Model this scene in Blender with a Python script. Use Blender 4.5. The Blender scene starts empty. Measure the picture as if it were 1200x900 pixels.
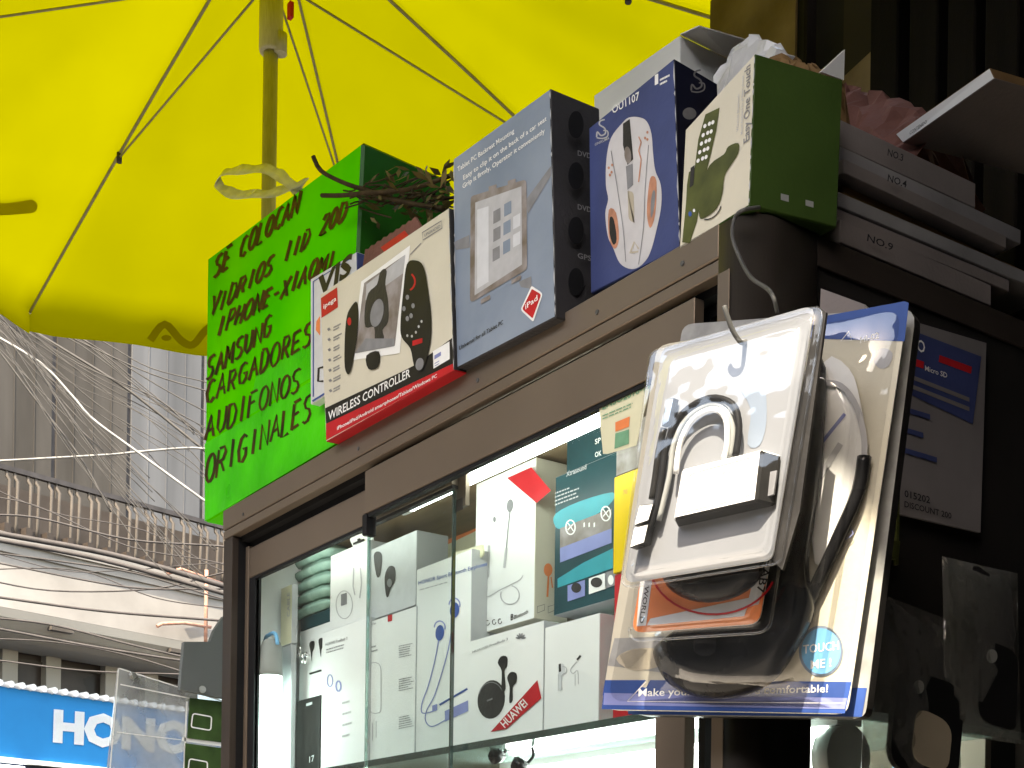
import bpy, bmesh, math, random
from mathutils import Vector, Matrix
random.seed(7)
C = bpy.context.scene.collection
SC = bpy.context.scene

# ------------------------------------------------------------------ camera
FPX, ROLL, TH = 1629.0, 0.014, math.radians(55.28)
PY0 = 450 + 0.52 * 1200
CAM = Vector((0.884, -0.832, 1.5))
cam_d = bpy.data.cameras.new('camera'); cam = bpy.data.objects.new('camera', cam_d); C.objects.link(cam)
cam_d.sensor_width = 36; cam_d.lens = 36 * FPX / 1200; cam_d.shift_y = 0.52
cam_d.clip_start = 0.02; cam_d.clip_end = 500
cam.matrix_world = (Matrix.Translation(CAM) @ Matrix.Rotation(TH, 4, 'Z') @ Matrix.Rotation(math.pi / 2, 4, 'X')
                    @ Matrix.Rotation(ROLL, 4, 'Z'))
SC.camera = cam

# ------------------------------------------------------------------ light
SUN = Vector((0.35, -0.47, 0.81)).normalized()
w = bpy.data.worlds.new('World'); SC.world = w; w.use_nodes = True
nt = w.node_tree
sky = nt.nodes.new('ShaderNodeTexSky'); sky.sky_type = 'NISHITA'; sky.sun_disc = False
sky.sun_elevation = math.asin(SUN.z); sky.sun_rotation = math.atan2(SUN.x, SUN.y)
sky.air_density = 1.0; sky.dust_density = 2.0; sky.ozone_density = 0.6
nt.links.new(sky.outputs[0], nt.nodes['Background'].inputs[0]); nt.nodes['Background'].inputs[1].default_value = 0.15
sl = bpy.data.lights.new('sun', 'SUN'); sl.energy = 2.5; sl.angle = math.radians(0.5); sl.color = (1, .985, .96)
so = bpy.data.objects.new('sun', sl); C.objects.link(so); so.rotation_euler = SUN.to_track_quat('Z', 'Y').to_euler(); so.location = (0, -4, 8)
SC.view_settings.view_transform = 'Standard'; SC.view_settings.look = 'None'
SC.view_settings.use_white_balance = True; SC.view_settings.white_balance_temperature = 8200; SC.view_settings.white_balance_tint = 8
SC.view_settings.exposure = 2.75; SC.view_settings.gamma = 1; SC.view_settings.use_curve_mapping = False
SC.cycles.use_denoising = True
SC.cycles.max_bounces = 10; SC.cycles.transparent_max_bounces = 24; SC.cycles.caustics_reflective = False; SC.cycles.caustics_refractive = False
SC.cycles.sample_clamp_indirect = 6

# ------------------------------------------------------------------ measuring helpers (sight lines onto real planes)
_R = Vector((math.cos(TH), math.sin(TH), 0)); _N = Vector((-math.sin(TH), math.cos(TH), 0)); _U = Vector((0, 0, 1))
_XR = math.cos(ROLL) * _R + math.sin(ROLL) * _U; _YU = -math.sin(ROLL) * _R + math.cos(ROLL) * _U
def ray(px, py): return (px - 600) / FPX * _XR + (PY0 - py) / FPX * _YU + _N
def hit(px, py, p0, n):
    r = ray(px, py); return CAM + r * ((Vector(p0) - CAM).dot(n) / r.dot(n))
def atY(px, py, y=0): return hit(px, py, (0, y, 0), Vector((0, 1, 0)))
def atX(px, py, x=0): return hit(px, py, (x, 0, 0), Vector((1, 0, 0)))
def atZ(px, py, z): return hit(px, py, (0, 0, z), Vector((0, 0, 1)))
def atD(px, py, d): return CAM + ray(px, py) * d
def zc(pts, ox, oy, s): return [(ox + x / s, oy + y / s) for x, y in pts]

# ------------------------------------------------------------------ materials
M = {}
def mat(name, col, rough=.5, var=.08, scale=30, metal=0, bump=0.0, bscale=200, spec=.13, coat=0, stretch=None, col2=None, detail=4):
    m = bpy.data.materials.new(name); m.use_nodes = True; t = m.node_tree; n = t.nodes; b = n['Principled BSDF']
    tc = n.new('ShaderNodeTexCoord'); src = tc.outputs['Object']
    if stretch:
        mp = n.new('ShaderNodeMapping'); mp.inputs['Scale'].default_value = stretch; t.links.new(src, mp.inputs[0]); src = mp.outputs[0]
    nz = n.new('ShaderNodeTexNoise'); nz.inputs['Scale'].default_value = scale; nz.inputs['Detail'].default_value = detail
    t.links.new(src, nz.inputs['Vector'])
    rp = n.new('ShaderNodeValToRGB'); e = rp.color_ramp.elements
    e[0].position = .3; e[1].position = .7
    c2 = col2 if col2 else tuple(min(1, c * (1 + var)) for c in col)
    e[0].color = (*[c * (1 - var) for c in col], 1); e[1].color = (*c2, 1)
    t.links.new(nz.outputs[0], rp.inputs[0]); t.links.new(rp.outputs[0], b.inputs['Base Color'])
    b.inputs['Metallic'].default_value = metal; b.inputs['Specular IOR Level'].default_value = spec
    b.inputs['Coat Weight'].default_value = coat; b.inputs['Coat Roughness'].default_value = .08
    mr = n.new('ShaderNodeMapRange'); mr.inputs[3].default_value = max(0, rough - .08); mr.inputs[4].default_value = min(1, rough + .08)
    t.links.new(nz.outputs[0], mr.inputs[0]); t.links.new(mr.outputs[0], b.inputs['Roughness'])
    if bump:
        nb = n.new('ShaderNodeTexNoise'); nb.inputs['Scale'].default_value = bscale; nb.inputs['Detail'].default_value = 3
        t.links.new(src, nb.inputs['Vector'])
        bp = n.new('ShaderNodeBump'); bp.inputs['Strength'].default_value = bump; bp.inputs['Distance'].default_value = .004
        t.links.new(nb.outputs[0], bp.inputs['Height']); t.links.new(bp.outputs[0], b.inputs['Normal'])
    M[name] = m; return m
def emis(name, col, strength):
    m = bpy.data.materials.new(name); m.use_nodes = True; n = m.node_tree.nodes; b = n['Principled BSDF']
    b.inputs['Base Color'].default_value = (.8, .8, .8, 1); b.inputs['Emission Color'].default_value = (*col, 1); b.inputs['Emission Strength'].default_value = strength
    M[name] = m; return m
def clear(name, tint=(1, 1, 1), gloss=(.03, .5), rough=.03, haze=0.0, hazecol=(.8, .85, .85), bump=0, bscale=30):
    """thin clear sheet: transparent + facing dependent gloss + a little milky haze"""
    m = bpy.data.materials.new(name); m.use_nodes = True; t = m.node_tree; n = t.nodes; n.remove(n['Principled BSDF'])
    out = n['Material Output']
    tr = n.new('ShaderNodeBsdfTransparent'); tr.inputs[0].default_value = (*tint, 1)
    gl = n.new('ShaderNodeBsdfGlossy'); gl.inputs['Roughness'].default_value = rough
    lw = n.new('ShaderNodeLayerWeight'); lw.inputs[0].default_value = .75
    mr = n.new('ShaderNodeMapRange'); mr.inputs[3].default_value = gloss[0]; mr.inputs[4].default_value = gloss[1]
    mx = n.new('ShaderNodeMixShader'); L = t.links.new
    L(lw.outputs['Facing'], mr.inputs[0]); L(mr.outputs[0], mx.inputs[0]); L(tr.outputs[0], mx.inputs[1]); L(gl.outputs[0], mx.inputs[2])
    res = mx.outputs[0]
    if haze:
        df = n.new('ShaderNodeBsdfDiffuse'); df.inputs[0].default_value = (*hazecol, 1)
        tl = n.new('ShaderNodeTexCoord'); nz = n.new('ShaderNodeTexNoise'); nz.inputs['Scale'].default_value = 14; nz.inputs['Detail'].default_value = 5
        L(tl.outputs['Object'], nz.inputs['Vector'])
        m2 = n.new('ShaderNodeMapRange'); m2.inputs[1].default_value = .3; m2.inputs[2].default_value = .75; m2.inputs[3].default_value = haze * .5; m2.inputs[4].default_value = haze * 1.5
        L(nz.outputs[0], m2.inputs[0])
        mx2 = n.new('ShaderNodeMixShader'); L(m2.outputs[0], mx2.inputs[0]); L(res, mx2.inputs[1]); L(df.outputs[0], mx2.inputs[2]); res = mx2.outputs[0]
    if bump:
        tl = n.new('ShaderNodeTexCoord'); nz = n.new('ShaderNodeTexNoise'); nz.inputs['Scale'].default_value = bscale; nz.inputs['Detail'].default_value = 2
        L(tl.outputs['Object'], nz.inputs['Vector']); bp = n.new('ShaderNodeBump'); bp.inputs['Strength'].default_value = bump; bp.inputs['Distance'].default_value = .02
        L(nz.outputs[0], bp.inputs['Height']); L(bp.outputs[0], gl.inputs['Normal'])
    L(res, out.inputs[0]); M[name] = m; return m

mat('white_card', (.74, .73, .70), .45, .05, 8, bump=.05)
mat('cream_card', (.62, .58, .47), .4, .06, 9, bump=.08)
mat('bright_card', (.80, .80, .79), .35, .03, 12)
mat('grey_card', (.42, .43, .44), .45, .07, 10)
mat('dark_card', (.035, .033, .032), .4, .3, 20, bump=.1)
mat('black_print', (.018, .017, .016), .35, .2, 40)
mat('grey_print', (.22, .22, .23), .5, .15, 60)
mat('light_grey_print', (.45, .45, .46), .5, .1, 60)
mat('pale_print', (.60, .61, .63), .5, .06, 60)
mat('white_print', (.82, .82, .80), .4, .03, 60)
mat('red_print', (.48, .018, .025), .32, .12, 25)
mat('red_card', (.42, .015, .022), .3, .14, 14)
mat('orange_print', (.80, .24, .09), .4, .1, 30)
mat('tablet_card', (.20, .255, .34), .38, .12, 7, col2=(.27, .32, .39), bump=.12, bscale=60)
mat('tablet_side', (.042, .040, .042), .5, .2, 9, bump=.2)
mat('navy_card', (.042, .055, .15), .3, .35, 6, col2=(.07, .095, .25), bump=.05)
mat('navy_dark', (.012, .014, .03), .35, .2, 20)
mat('blue_print', (.04, .09, .30), .3, .12, 30)
mat('sky_print', (.16, .42, .68), .3, .15, 40)
mat('lavender_print', (.22, .25, .50), .4, .1, 30)
mat('olive_print', (.075, .085, .025), .4, .3, 40)
mat('green_card', (.043, .082, .018), .45, .15, 10, bump=.1)
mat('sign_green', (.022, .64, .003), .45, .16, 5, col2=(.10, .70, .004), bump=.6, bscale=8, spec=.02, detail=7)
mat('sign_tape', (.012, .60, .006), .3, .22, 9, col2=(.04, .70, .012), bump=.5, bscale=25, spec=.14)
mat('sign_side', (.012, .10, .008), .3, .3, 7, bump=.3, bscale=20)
mat('marker_ink', (.022, .024, .004), .5, .5, 40, col2=(.085, .04, .004))
mat('teal_card', (.012, .055, .065), .35, .2, 12)
mat('teal_print', (.02, .30, .36), .35, .12, 30)
mat('yellow_card', (.75, .50, .01), .4, .06, 12)
mat('sticker_paper', (.70, .68, .48), .55, .07, 18)
mat('green_print', (.16, .36, .22), .5, .2, 50)
mat('bronze_metal', (.178, .138, .105), .42, .10, 5, metal=.45, bump=.02, detail=8)
mat('post_dark', (.040, .033, .028), .38, .15, 20, metal=.35, spec=.4)
mat('bronze_dark', (.055, .043, .036), .5, .12, 20, metal=.3)
mat('shadow_gap', (.012, .012, .013), .7, .2, 20)
mat('rubber_black', (.012, .012, .013), .55, .2, 30)
mat('gel_black', (.012, .012, .013), .28, .25, 14, bump=.05, coat=.2)
mat('hook_wire', (.09, .09, .088), .4, .1, 60)
mat('steel', (.55, .55, .54), .3, .08, 60, metal=1)
mat('chrome', (.75, .75, .74), .12, .05, 60, metal=1)
mat('white_plastic', (.78, .78, .77), .3, .04, 20)
mat('grey_plastic', (.30, .31, .30), .4, .1, 20)
mat('fridge_grey', (.11, .12, .12), .3, .1, 6)
mat('pole_paint', (.40, .38, .24), .5, .12, 40, stretch=(8, 8, 1))
mat('rib_metal', (.22, .20, .12), .5, .15, 60)
mat('twig_bark', (.045, .03, .015), .8, .4, 90, bump=.4, bscale=120)
mat('dry_leaf', (.085, .075, .02), .6, .5, 30, col2=(.15, .11, .035))
mat('ground_asphalt', (.055, .053, .05), .9, .2, 12, bump=.4)
mat('pavement_stone', (.28, .26, .24), .85, .12, 5, bump=.3)
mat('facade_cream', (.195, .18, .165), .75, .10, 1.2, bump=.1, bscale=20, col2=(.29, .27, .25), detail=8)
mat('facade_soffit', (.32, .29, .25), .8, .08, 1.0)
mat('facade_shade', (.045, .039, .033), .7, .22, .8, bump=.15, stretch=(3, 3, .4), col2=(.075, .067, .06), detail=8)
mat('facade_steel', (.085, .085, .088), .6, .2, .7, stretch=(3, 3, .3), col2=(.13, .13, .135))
mat('rail_iron', (.075, .064, .055), .7, .2, 6)
mat('balcony_back', (.06, .05, .045), .8, .25, 2)
mat('pane_dark', (.04, .03, .025), .3, .35, 1.5, col2=(.09, .07, .06))
mat('rust_pipe', (.36, .19, .14), .7, .2, 20)
mat('cable_light', (.22, .215, .21), .6, .25, 8)
mat('cable_pale', (.055, .051, .048), .6, .25, 8)
mat('cable_dark', (.05, .045, .045), .6, .25, 8)
mat('sign_blue', (.002, .15, .37), .6, .06, 3)
mat('concrete_wall', (.27, .18, .09), .85, .35, 9, bump=.6, bscale=25, col2=(.42, .30, .16), detail=9)
mat('slat_wood', (.010, .007, .005), .9, .4, 9, stretch=(6, 6, .6), bump=.3)
mat('wall_black', (.018, .016, .015), .7, .3, 9)
mat('board_beige', (.04, .031, .022), .7, .15, 6)
mat('crate_grey', (.25, .24, .24), .7, .2, 9, bump=.15)
mat('crate_paper', (.22, .19, .18), .7, .15, 9, bump=.15)
mat('paper_dim', (.19, .175, .175), .7, .12, 12)
mat('white_wrap', (.68, .66, .64), .25, .1, 30, spec=.5)
mat('kraft', (.20, .115, .05), .75, .2, 20, bump=.3, bscale=60)
mat('kraft_red', (.17, .075, .06), .7, .2, 18, bump=.3)
mat('inner_wood', (.24, .17, .10), .5, .2, 5, stretch=(1, 8, 8))
mat('inner_back', (.26, .22, .17), .5, .08, 6)
mat('tin_green', (.20, .36, .30), .25, .25, 14, col2=(.40, .60, .52))
mat('blocker_grey', (.22, .21, .20), .8, .1, 6)
mat('circuit_green', (.035, .07, .02), .35, .3, 30)
mat('skin_print', (.50, .44, .34), .45, .12, 14)
mat('keyboard_print', (.33, .33, .32), .45, .2, 60)
mat('brown_print', (.24, .19, .15), .4, .35, 40, col2=(.33, .30, .30))
mat('hub_card', (.25, .26, .28), .35, .10, 9, coat=.3)
mat('mouse_shell', (.58, .565, .57), .35, .1, 30)
mat('mouse_glow', (.52, .24, .15), .4, .25, 60)
mat('silver_face', (.84, .84, .84), .25, .03, 30)
emis('tube_light', (.80, .98, 1.12), 3.0)
emis('led_glow', (.62, .90, 1), 2.0)
clear('door_glass', (.95, .975, .965), (.002, .07), .01, 0)
clear('shelf_glass', (.72, .90, .86), (.06, .7), .04, .16, (.55, .75, .70))
clear('glass_edge', (.08, .18, .16), (.08, .5), .1, .25, (.05, .12, .11))
clear('blister_clear', (.97, .97, .97), (.002, .30), .05, .006, (.8, .8, .8), bump=.13, bscale=22)
clear('bag_clear', (.93, .94, .92), (.06, .5), .12, .10, (.6, .62, .58), bump=.9, bscale=24)
clear('acrylic', (.86, .88, .89), (.05, .5), .05, .42, (.50, .52, .53))
clear('white_film', (.85, .86, .85), (.08, .6), .15, .45, (.70, .70, .68), bump=1, bscale=40)
# umbrella cloth: thin and translucent
m = bpy.data.materials.new('canopy_cloth'); m.use_nodes = True; t = m.node_tree; n = t.nodes; n.remove(n['Principled BSDF'])
def cloth(name, col, tcol, f):
    m = bpy.data.materials.new(name); m.use_nodes = True; t = m.node_tree; n = t.nodes; n.remove(n['Principled BSDF'])
    tc = n.new('ShaderNodeTexCoord'); nz = n.new('ShaderNodeTexNoise'); nz.inputs['Scale'].default_value = 5; nz.inputs['Detail'].default_value = 8
    t.links.new(tc.outputs['Object'], nz.inputs['Vector'])
    rp = n.new('ShaderNodeValToRGB'); rp.color_ramp.elements[0].position = .3; rp.color_ramp.elements[1].position = .7
    rp.color_ramp.elements[0].color = (*[c * .84 for c in tcol], 1); rp.color_ramp.elements[1].color = (*tcol, 1)
    t.links.new(nz.outputs[0], rp.inputs[0])
    d = n.new('ShaderNodeBsdfDiffuse'); d.inputs[0].default_value = (*col, 1); tr = n.new('ShaderNodeBsdfTranslucent'); t.links.new(rp.outputs[0], tr.inputs[0])
    mx = n.new('ShaderNodeMixShader'); mx.inputs[0].default_value = f; t.links.new(d.outputs[0], mx.inputs[1]); t.links.new(tr.outputs[0], mx.inputs[2])
    t.links.new(mx.outputs[0], n['Material Output'].inputs[0]); M[name] = m
bpy.data.materials.remove(m)
cloth('canopy_yellow', (.60, .57, .004), (.165, .160, .001), .42)
cloth('canopy_ink', (.30, .26, .015), (.42, .38, .02), .55)

# ------------------------------------------------------------------ mesh builder
ORG = {}
class MB:
    def __init__(s): s.bm = bmesh.new()
    def face(s, vs, mi=0, smooth=False):
        try:
            f = s.bm.faces.new([s.bm.verts.new(v) for v in vs]); f.material_index = mi; f.smooth = smooth
        except ValueError: pass
        return s
    def hexa(s, a, b, mis=None, bevel=0):
        """a: front quad bl,br,tr,tl ; b: back quad in the same order; mis: front,right,back,left,top,bottom"""
        mis = mis or [0] * 6
        v = [s.bm.verts.new(p) for p in list(a) + list(b)]
        fs = []
        for idx, mi in zip(((0, 1, 2, 3), (1, 5, 6, 2), (5, 4, 7, 6), (4, 0, 3, 7), (3, 2, 6, 7), (4, 5, 1, 0)), mis):
            f = s.bm.faces.new([v[i] for i in idx]); f.material_index = mi; fs.append(f)
        if bevel:
            es = list({e for f in fs for e in f.edges})
            bmesh.ops.bevel(s.bm, geom=es, offset=bevel, segments=1, affect='EDGES', material=-1)
        return s
    def box(s, x0, x1, y0, y1, z0, z1, mis=None, bevel=0):
        return s.hexa([(x0, y0, z0), (x1, y0, z0), (x1, y0, z1), (x0, y0, z1)], [(x0, y1, z0), (x1, y1, z0), (x1, y1, z1), (x0, y1, z1)], mis, bevel)
    def prism(s, poly, d, mi=0, mi_side=None, smooth=False):
        """closed polygon extruded by vector d"""
        d = Vector(d); a = [s.bm.verts.new(p) for p in poly]; b = [s.bm.verts.new(Vector(p) + d) for p in poly]
        f = s.bm.faces.new(a); f.material_index = mi; f = s.bm.faces.new(b[::-1]); f.material_index = mi if mi_side is None else mi_side
        n = len(a)
        for i in range(n):
            f = s.bm.faces.new([a[i], b[i], b[(i + 1) % n], a[(i + 1) % n]]); f.material_index = mi if mi_side is None else mi_side; f.smooth = smooth
        return s
    def tube(s, path, r, seg=8, mi=0, cap=True):
        path = [Vector(p) for p in path]; n = len(path); rr = r if isinstance(r, (list, tuple)) else [r] * n
        prev = None; rings = []
        for i in range(n):
            t = (path[min(i + 1, n - 1)] - path[max(i - 1, 0)]).normalized()
            if prev is None:
                u = t.orthogonal().normalized()
            else:
                u = (prev - t * prev.dot(t)).normalized()
            prev = u; v = t.cross(u)
            rings.append([s.bm.verts.new(path[i] + (u * math.cos(k * 2 * math.pi / seg) + v * math.sin(k * 2 * math.pi / seg)) * rr[i]) for k in range(seg)])
        for a, b in zip(rings, rings[1:]):
            for k in range(seg):
                f = s.bm.faces.new([a[k], a[(k + 1) % seg], b[(k + 1) % seg], b[k]]); f.smooth = True; f.material_index = mi
        if cap:
            for rg in (rings[0][::-1], rings[-1]):
                f = s.bm.faces.new(rg); f.material_index = mi
        return s
    def build(s, name, mats, parent=None, origin=None, solid=0, sub=0, norm=True):
        if norm: bmesh.ops.recalc_face_normals(s.bm, faces=s.bm.faces)
        me = bpy.data.meshes.new(name)
        if parent is not None: o = ORG[parent.name]
        elif origin is not None: o = Vector(origin)
        else:
            vs = [v.co for v in s.bm.verts]
            o = Vector((sum(v.x for v in vs) / len(vs), sum(v.y for v in vs) / len(vs), min(v.z for v in vs)))
        bmesh.ops.translate(s.bm, verts=s.bm.verts, vec=-o)
        s.bm.to_mesh(me); s.bm.free()
        for m in (mats if isinstance(mats, (list, tuple)) else [mats]): me.materials.append(M[m])
        ob = bpy.data.objects.new(name, me); C.objects.link(ob)
        ORG[ob.name] = o
        if parent is not None: ob.parent = parent
        else: ob.location = o
        if sub:
            md = ob.modifiers.new('s', 'SUBSURF'); md.levels = sub; md.render_levels = sub
        if solid:
            md = ob.modifiers.new('t', 'SOLIDIFY'); md.thickness = solid; md.offset = 0
        return ob
def tag(o, label, cat, group=None, kind=None):
    o['label'] = label; o['category'] = cat
    if group: o['group'] = group
    if kind: o['kind'] = kind
    return o
def struct(o): o['kind'] = 'structure'; return o
def empty(name, loc, label, cat, group=None):
    o = bpy.data.objects.new(name, None); C.objects.link(o); o.location = loc; o.empty_display_size = .05; ORG[o.name] = Vector(loc)
    return tag(o, label, cat, group)

class Face:
    """a real plane on which artwork is printed; q(px) is the point the sight line meets"""
    def __init__(s, p0, n):
        s.p = Vector(p0); s.n = Vector(n).normalized()
        if s.n.dot(CAM - s.p) < 0: s.n = -s.n
    def q(s, px, py, off=0.0): return hit(px, py, s.p + s.n * off, s.n)
    def poly(s, mb, pts, off=.0004, mi=0): mb.face([s.q(x, y, off) for x, y in pts], mi)
    def line(s, mb, pts, wpx, off=.0005, mi=0, close=False):
        """flat marker stroke along px points, width in px"""
        pts = list(pts) + ([pts[0]] if close else [])
        n = len(pts); L = []; Rr = []
        for i in range(n):
            a = pts[max(i - 1, 0)]; b = pts[min(i + 1, n - 1)]
            if close and i in (0, n - 1): a, b = pts[n - 2], pts[1]
            dx, dy = b[0] - a[0], b[1] - a[1]; l = math.hypot(dx, dy) or 1
            L.append((pts[i][0] - dy / l * wpx / 2, pts[i][1] + dx / l * wpx / 2)); Rr.append((pts[i][0] + dy / l * wpx / 2, pts[i][1] - dx / l * wpx / 2))
        A = [mb.bm.verts.new(s.q(*p, off)) for p in L]; B = [mb.bm.verts.new(s.q(*p, off)) for p in Rr]
        for i in range(n - 1):
            f = mb.bm.faces.new([A[i], B[i], B[i + 1], A[i + 1]]); f.material_index = mi
    def ell(s, mb, cx, cy, rx, ry, off=.0004, mi=0, rot=0, n=24):
        s.poly(mb, ell(cx, cy, rx, ry, rot, n), off, mi)
    def text(s, mb, body, p0, p1, up, off=.0006, mi=0, bold=.012):
        """real lettering: baseline p0-p1, up = cap-height vector in px"""
        vs, fs, wd = glyphs(body, bold)
        V = []
        for x, y in vs:
            a = x / wd; V.append(mb.bm.verts.new(s.q(p0[0] + a * (p1[0] - p0[0]) + y * up[0], p0[1] + a * (p1[1] - p0[1]) + y * up[1], off)))
        for f in fs:
            try:
                g = mb.bm.faces.new([V[i] for i in f]); g.material_index = mi
            except ValueError: pass
    def hand(s, mb, body, p0, p1, up, wpx, off=.0008, mi=0, jit=.06):
        n = len(body); ux, uy = p1[0] - p0[0], p1[1] - p0[1]
        for i, ch in enumerate(body):
            for st in STROKES.get(ch, ()):
                a0 = (i + random.uniform(-.04, .04)) / n; wch = .88 / n; jy = random.uniform(-jit, jit); k = random.uniform(.93, 1.07)
                pts = []
                for x, y in st:
                    x += random.uniform(-.02, .02); y = y * k + jy
                    a = a0 + x * wch
                    pts.append((p0[0] + a * ux + y * up[0], p0[1] + a * uy + y * up[1]))
                s.line(mb, pts, wpx * random.uniform(.85, 1.15), off + random.random() * .0002, mi)
    def lines(s, mb, p0, p1, up, rows, gap, h, off=.0005, mi=0, ragged=.4):
        """rows of fine print too small to read"""
        for r in range(rows):
            a = (p0[0] - up[0] * gap * r, p0[1] - up[1] * gap * r); e = 1 - random.random() * ragged; x = 0.0
            while x < e:
                wd = random.uniform(.05, .14)
                x1 = min(e, x + wd)
                P = lambda u, v: (a[0] + u * (p1[0] - p0[0]) + v * h * up[0], a[1] + u * (p1[1] - p0[1]) + v * h * up[1])
                s.poly(mb, [P(x, 0), P(x1, 0), P(x1, 1), P(x, 1)], off, mi); x = x1 + .025
def ell(cx, cy, rx, ry, rot=0, n=24):
    c, s_ = math.cos(rot), math.sin(rot)
    return [(cx + rx * math.cos(a) * c - ry * math.sin(a) * s_, cy + rx * math.cos(a) * s_ + ry * math.sin(a) * c) for a in [i * 2 * math.pi / n for i in range(n)]]
def rquad(q, r, n=4):
    """quad with rounded corners, r as fraction"""
    out = []
    for i in range(4):
        p = Vector(q[i]); a = Vector(q[i - 1]); b = Vector(q[(i + 1) % 4])
        s = p + (a - p) * r; e = p + (b - p) * r * ((a - p).length / max(1e-6, (b - p).length))
        for k in range(n + 1):
            t = k / n; out.append(tuple(s * (1 - t) ** 2 + p * 2 * t * (1 - t) + e * t * t))
    return out
def smooth(pts, n=4, close=False):
    pts = [Vector(p) for p in pts]; out = []; m = len(pts)
    rng = range(m if close else m - 1)
    for i in rng:
        g = (lambda k: pts[k % m]) if close else (lambda k: pts[min(max(k, 0), m - 1)])
        p0, p1, p2, p3 = g(i - 1), g(i), g(i + 1), g(i + 2)
        for k in range(n):
            t = k / n
            out.append(.5 * ((2 * p1) + (p2 - p0) * t + (2 * p0 - 5 * p1 + 4 * p2 - p3) * t * t + (3 * p1 - p0 - 3 * p2 + p3) * t ** 3))
    if not close: out.append(pts[-1])
    return [tuple(p) for p in out]
_G = {}
def glyphs(body, bold=0):
    if (body, bold) in _G: return _G[(body, bold)]
    cu = bpy.data.curves.new('lettering', 'FONT'); cu.body = body; cu.resolution_u = 2; cu.offset = bold
    ob = bpy.data.objects.new('lettering_tmp', cu)
    me = bpy.data.meshes.new_from_object(ob)
    vs = [(v.co.x, v.co.y / .70) for v in me.vertices]; fs = [tuple(p.vertices) for p in me.polygons]
    wd = max([x for x, y in vs] or [1]); x0 = min([x for x, y in vs] or [0]); vs = [(x - x0, y) for x, y in vs]
    bpy.data.objects.remove(ob); bpy.data.curves.remove(cu); bpy.data.meshes.remove(me)
    _G[(body, bold)] = (vs, fs, max(.01, wd - x0)); return _G[(body, bold)]
def arc(cx, cy, rx, ry, a0, a1, n=10):
    return [(cx + rx * math.cos(math.radians(a0 + (a1 - a0) * i / n)), cy + ry * math.sin(math.radians(a0 + (a1 - a0) * i / n))) for i in range(n + 1)]
_O = [arc(.5, .5, .45, .5, 100, 460, 14)]
STROKES = {
    'S': [[(.9, .9), (.7, 1), (.3, .97), (.12, .78), (.3, .57), (.65, .47), (.85, .25), (.65, .03), (.3, 0), (.08, .12)]],
    'E': [[(.12, 1), (.1, 0)], [(.12, 1), (.85, 1)], [(.1, .52), (.7, .54)], [(.1, 0), (.85, .02)]],
    'C': [[(.9, .85), (.65, 1), (.3, .92), (.1, .5), (.3, .08), (.65, 0), (.92, .15)]],
    'O': _O, '0': [arc(.5, .5, .38, .5, 100, 460, 14)],
    'L': [[(.15, 1), (.12, 0), (.85, .02)]],
    'A': [[(.05, 0), (.5, 1), (.95, 0)], [(.22, .36), (.8, .38)]],
    'N': [[(.1, 0), (.12, 1), (.88, 0), (.9, 1)]],
    'V': [[(.05, 1), (.5, 0), (.95, 1)]],
    'I': [[(.5, 1), (.46, 0)]], '1': [[(.55, 1), (.48, 0)]],
    'D': [[(.12, 0), (.14, 1)], [(.14, 1), (.6, .95), (.9, .6), (.8, .2), (.5, 0), (.12, 0)]],
    'R': [[(.12, 0), (.14, 1)], [(.14, 1), (.7, .97), (.85, .75), (.65, .52), (.13, .48)], [(.4, .5), (.9, 0)]],
    '2': [[(.1, .8), (.3, 1), (.7, .98), (.85, .72), (.1, .02), (.9, .03)]],
    'P': [[(.12, 0), (.14, 1)], [(.14, 1), (.7, .97), (.88, .74), (.65, .48), (.13, .45)]],
    'H': [[(.12, 1), (.1, 0)], [(.88, 1), (.86, 0)], [(.1, .5), (.88, .52)]],
    '-': [[(.2, .5), (.8, .52)]],
    'X': [[(.08, 1), (.92, 0)], [(.9, 1), (.1, 0)]],
    'M': [[(.05, 0), (.12, 1), (.5, .3), (.88, 1), (.95, 0)]],
    'U': [[(.1, 1), (.12, .25), (.4, 0), (.75, .1), (.88, .4), (.88, 1)]],
    'G': [[(.9, .85), (.6, 1), (.25, .9), (.08, .5), (.25, .08), (.6, 0), (.88, .2), (.88, .48), (.55, .47)]],
    'F': [[(.12, 1), (.1, 0)], [(.12, 1), (.85, 1)], [(.1, .52), (.7, .54)]],
    '9': [[(.8, .6), (.5, .5), (.2, .7), (.5, 1), (.8, .85), (.75, .4), (.6, 0)]],
    '3': [[(.15, .95), (.6, 1), (.75, .75), (.4, .55), (.8, .35), (.6, 0), (.1, .05)]],
    '.': [[(.4, 0), (.6, .08)]],
}
# ================================================================== SETTING
struct(MB().face([(-90, -90, 0), (90, -90, 0), (90, 90, 0), (-90, 90, 0)]).build('ground', 'ground_asphalt', origin=(0, 0, 0)))
mb = MB(); mb.box(-2.6, 3, -2.4, 3, -.05, .12)
struct(mb.build('pavement', 'pavement_stone'))

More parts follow.
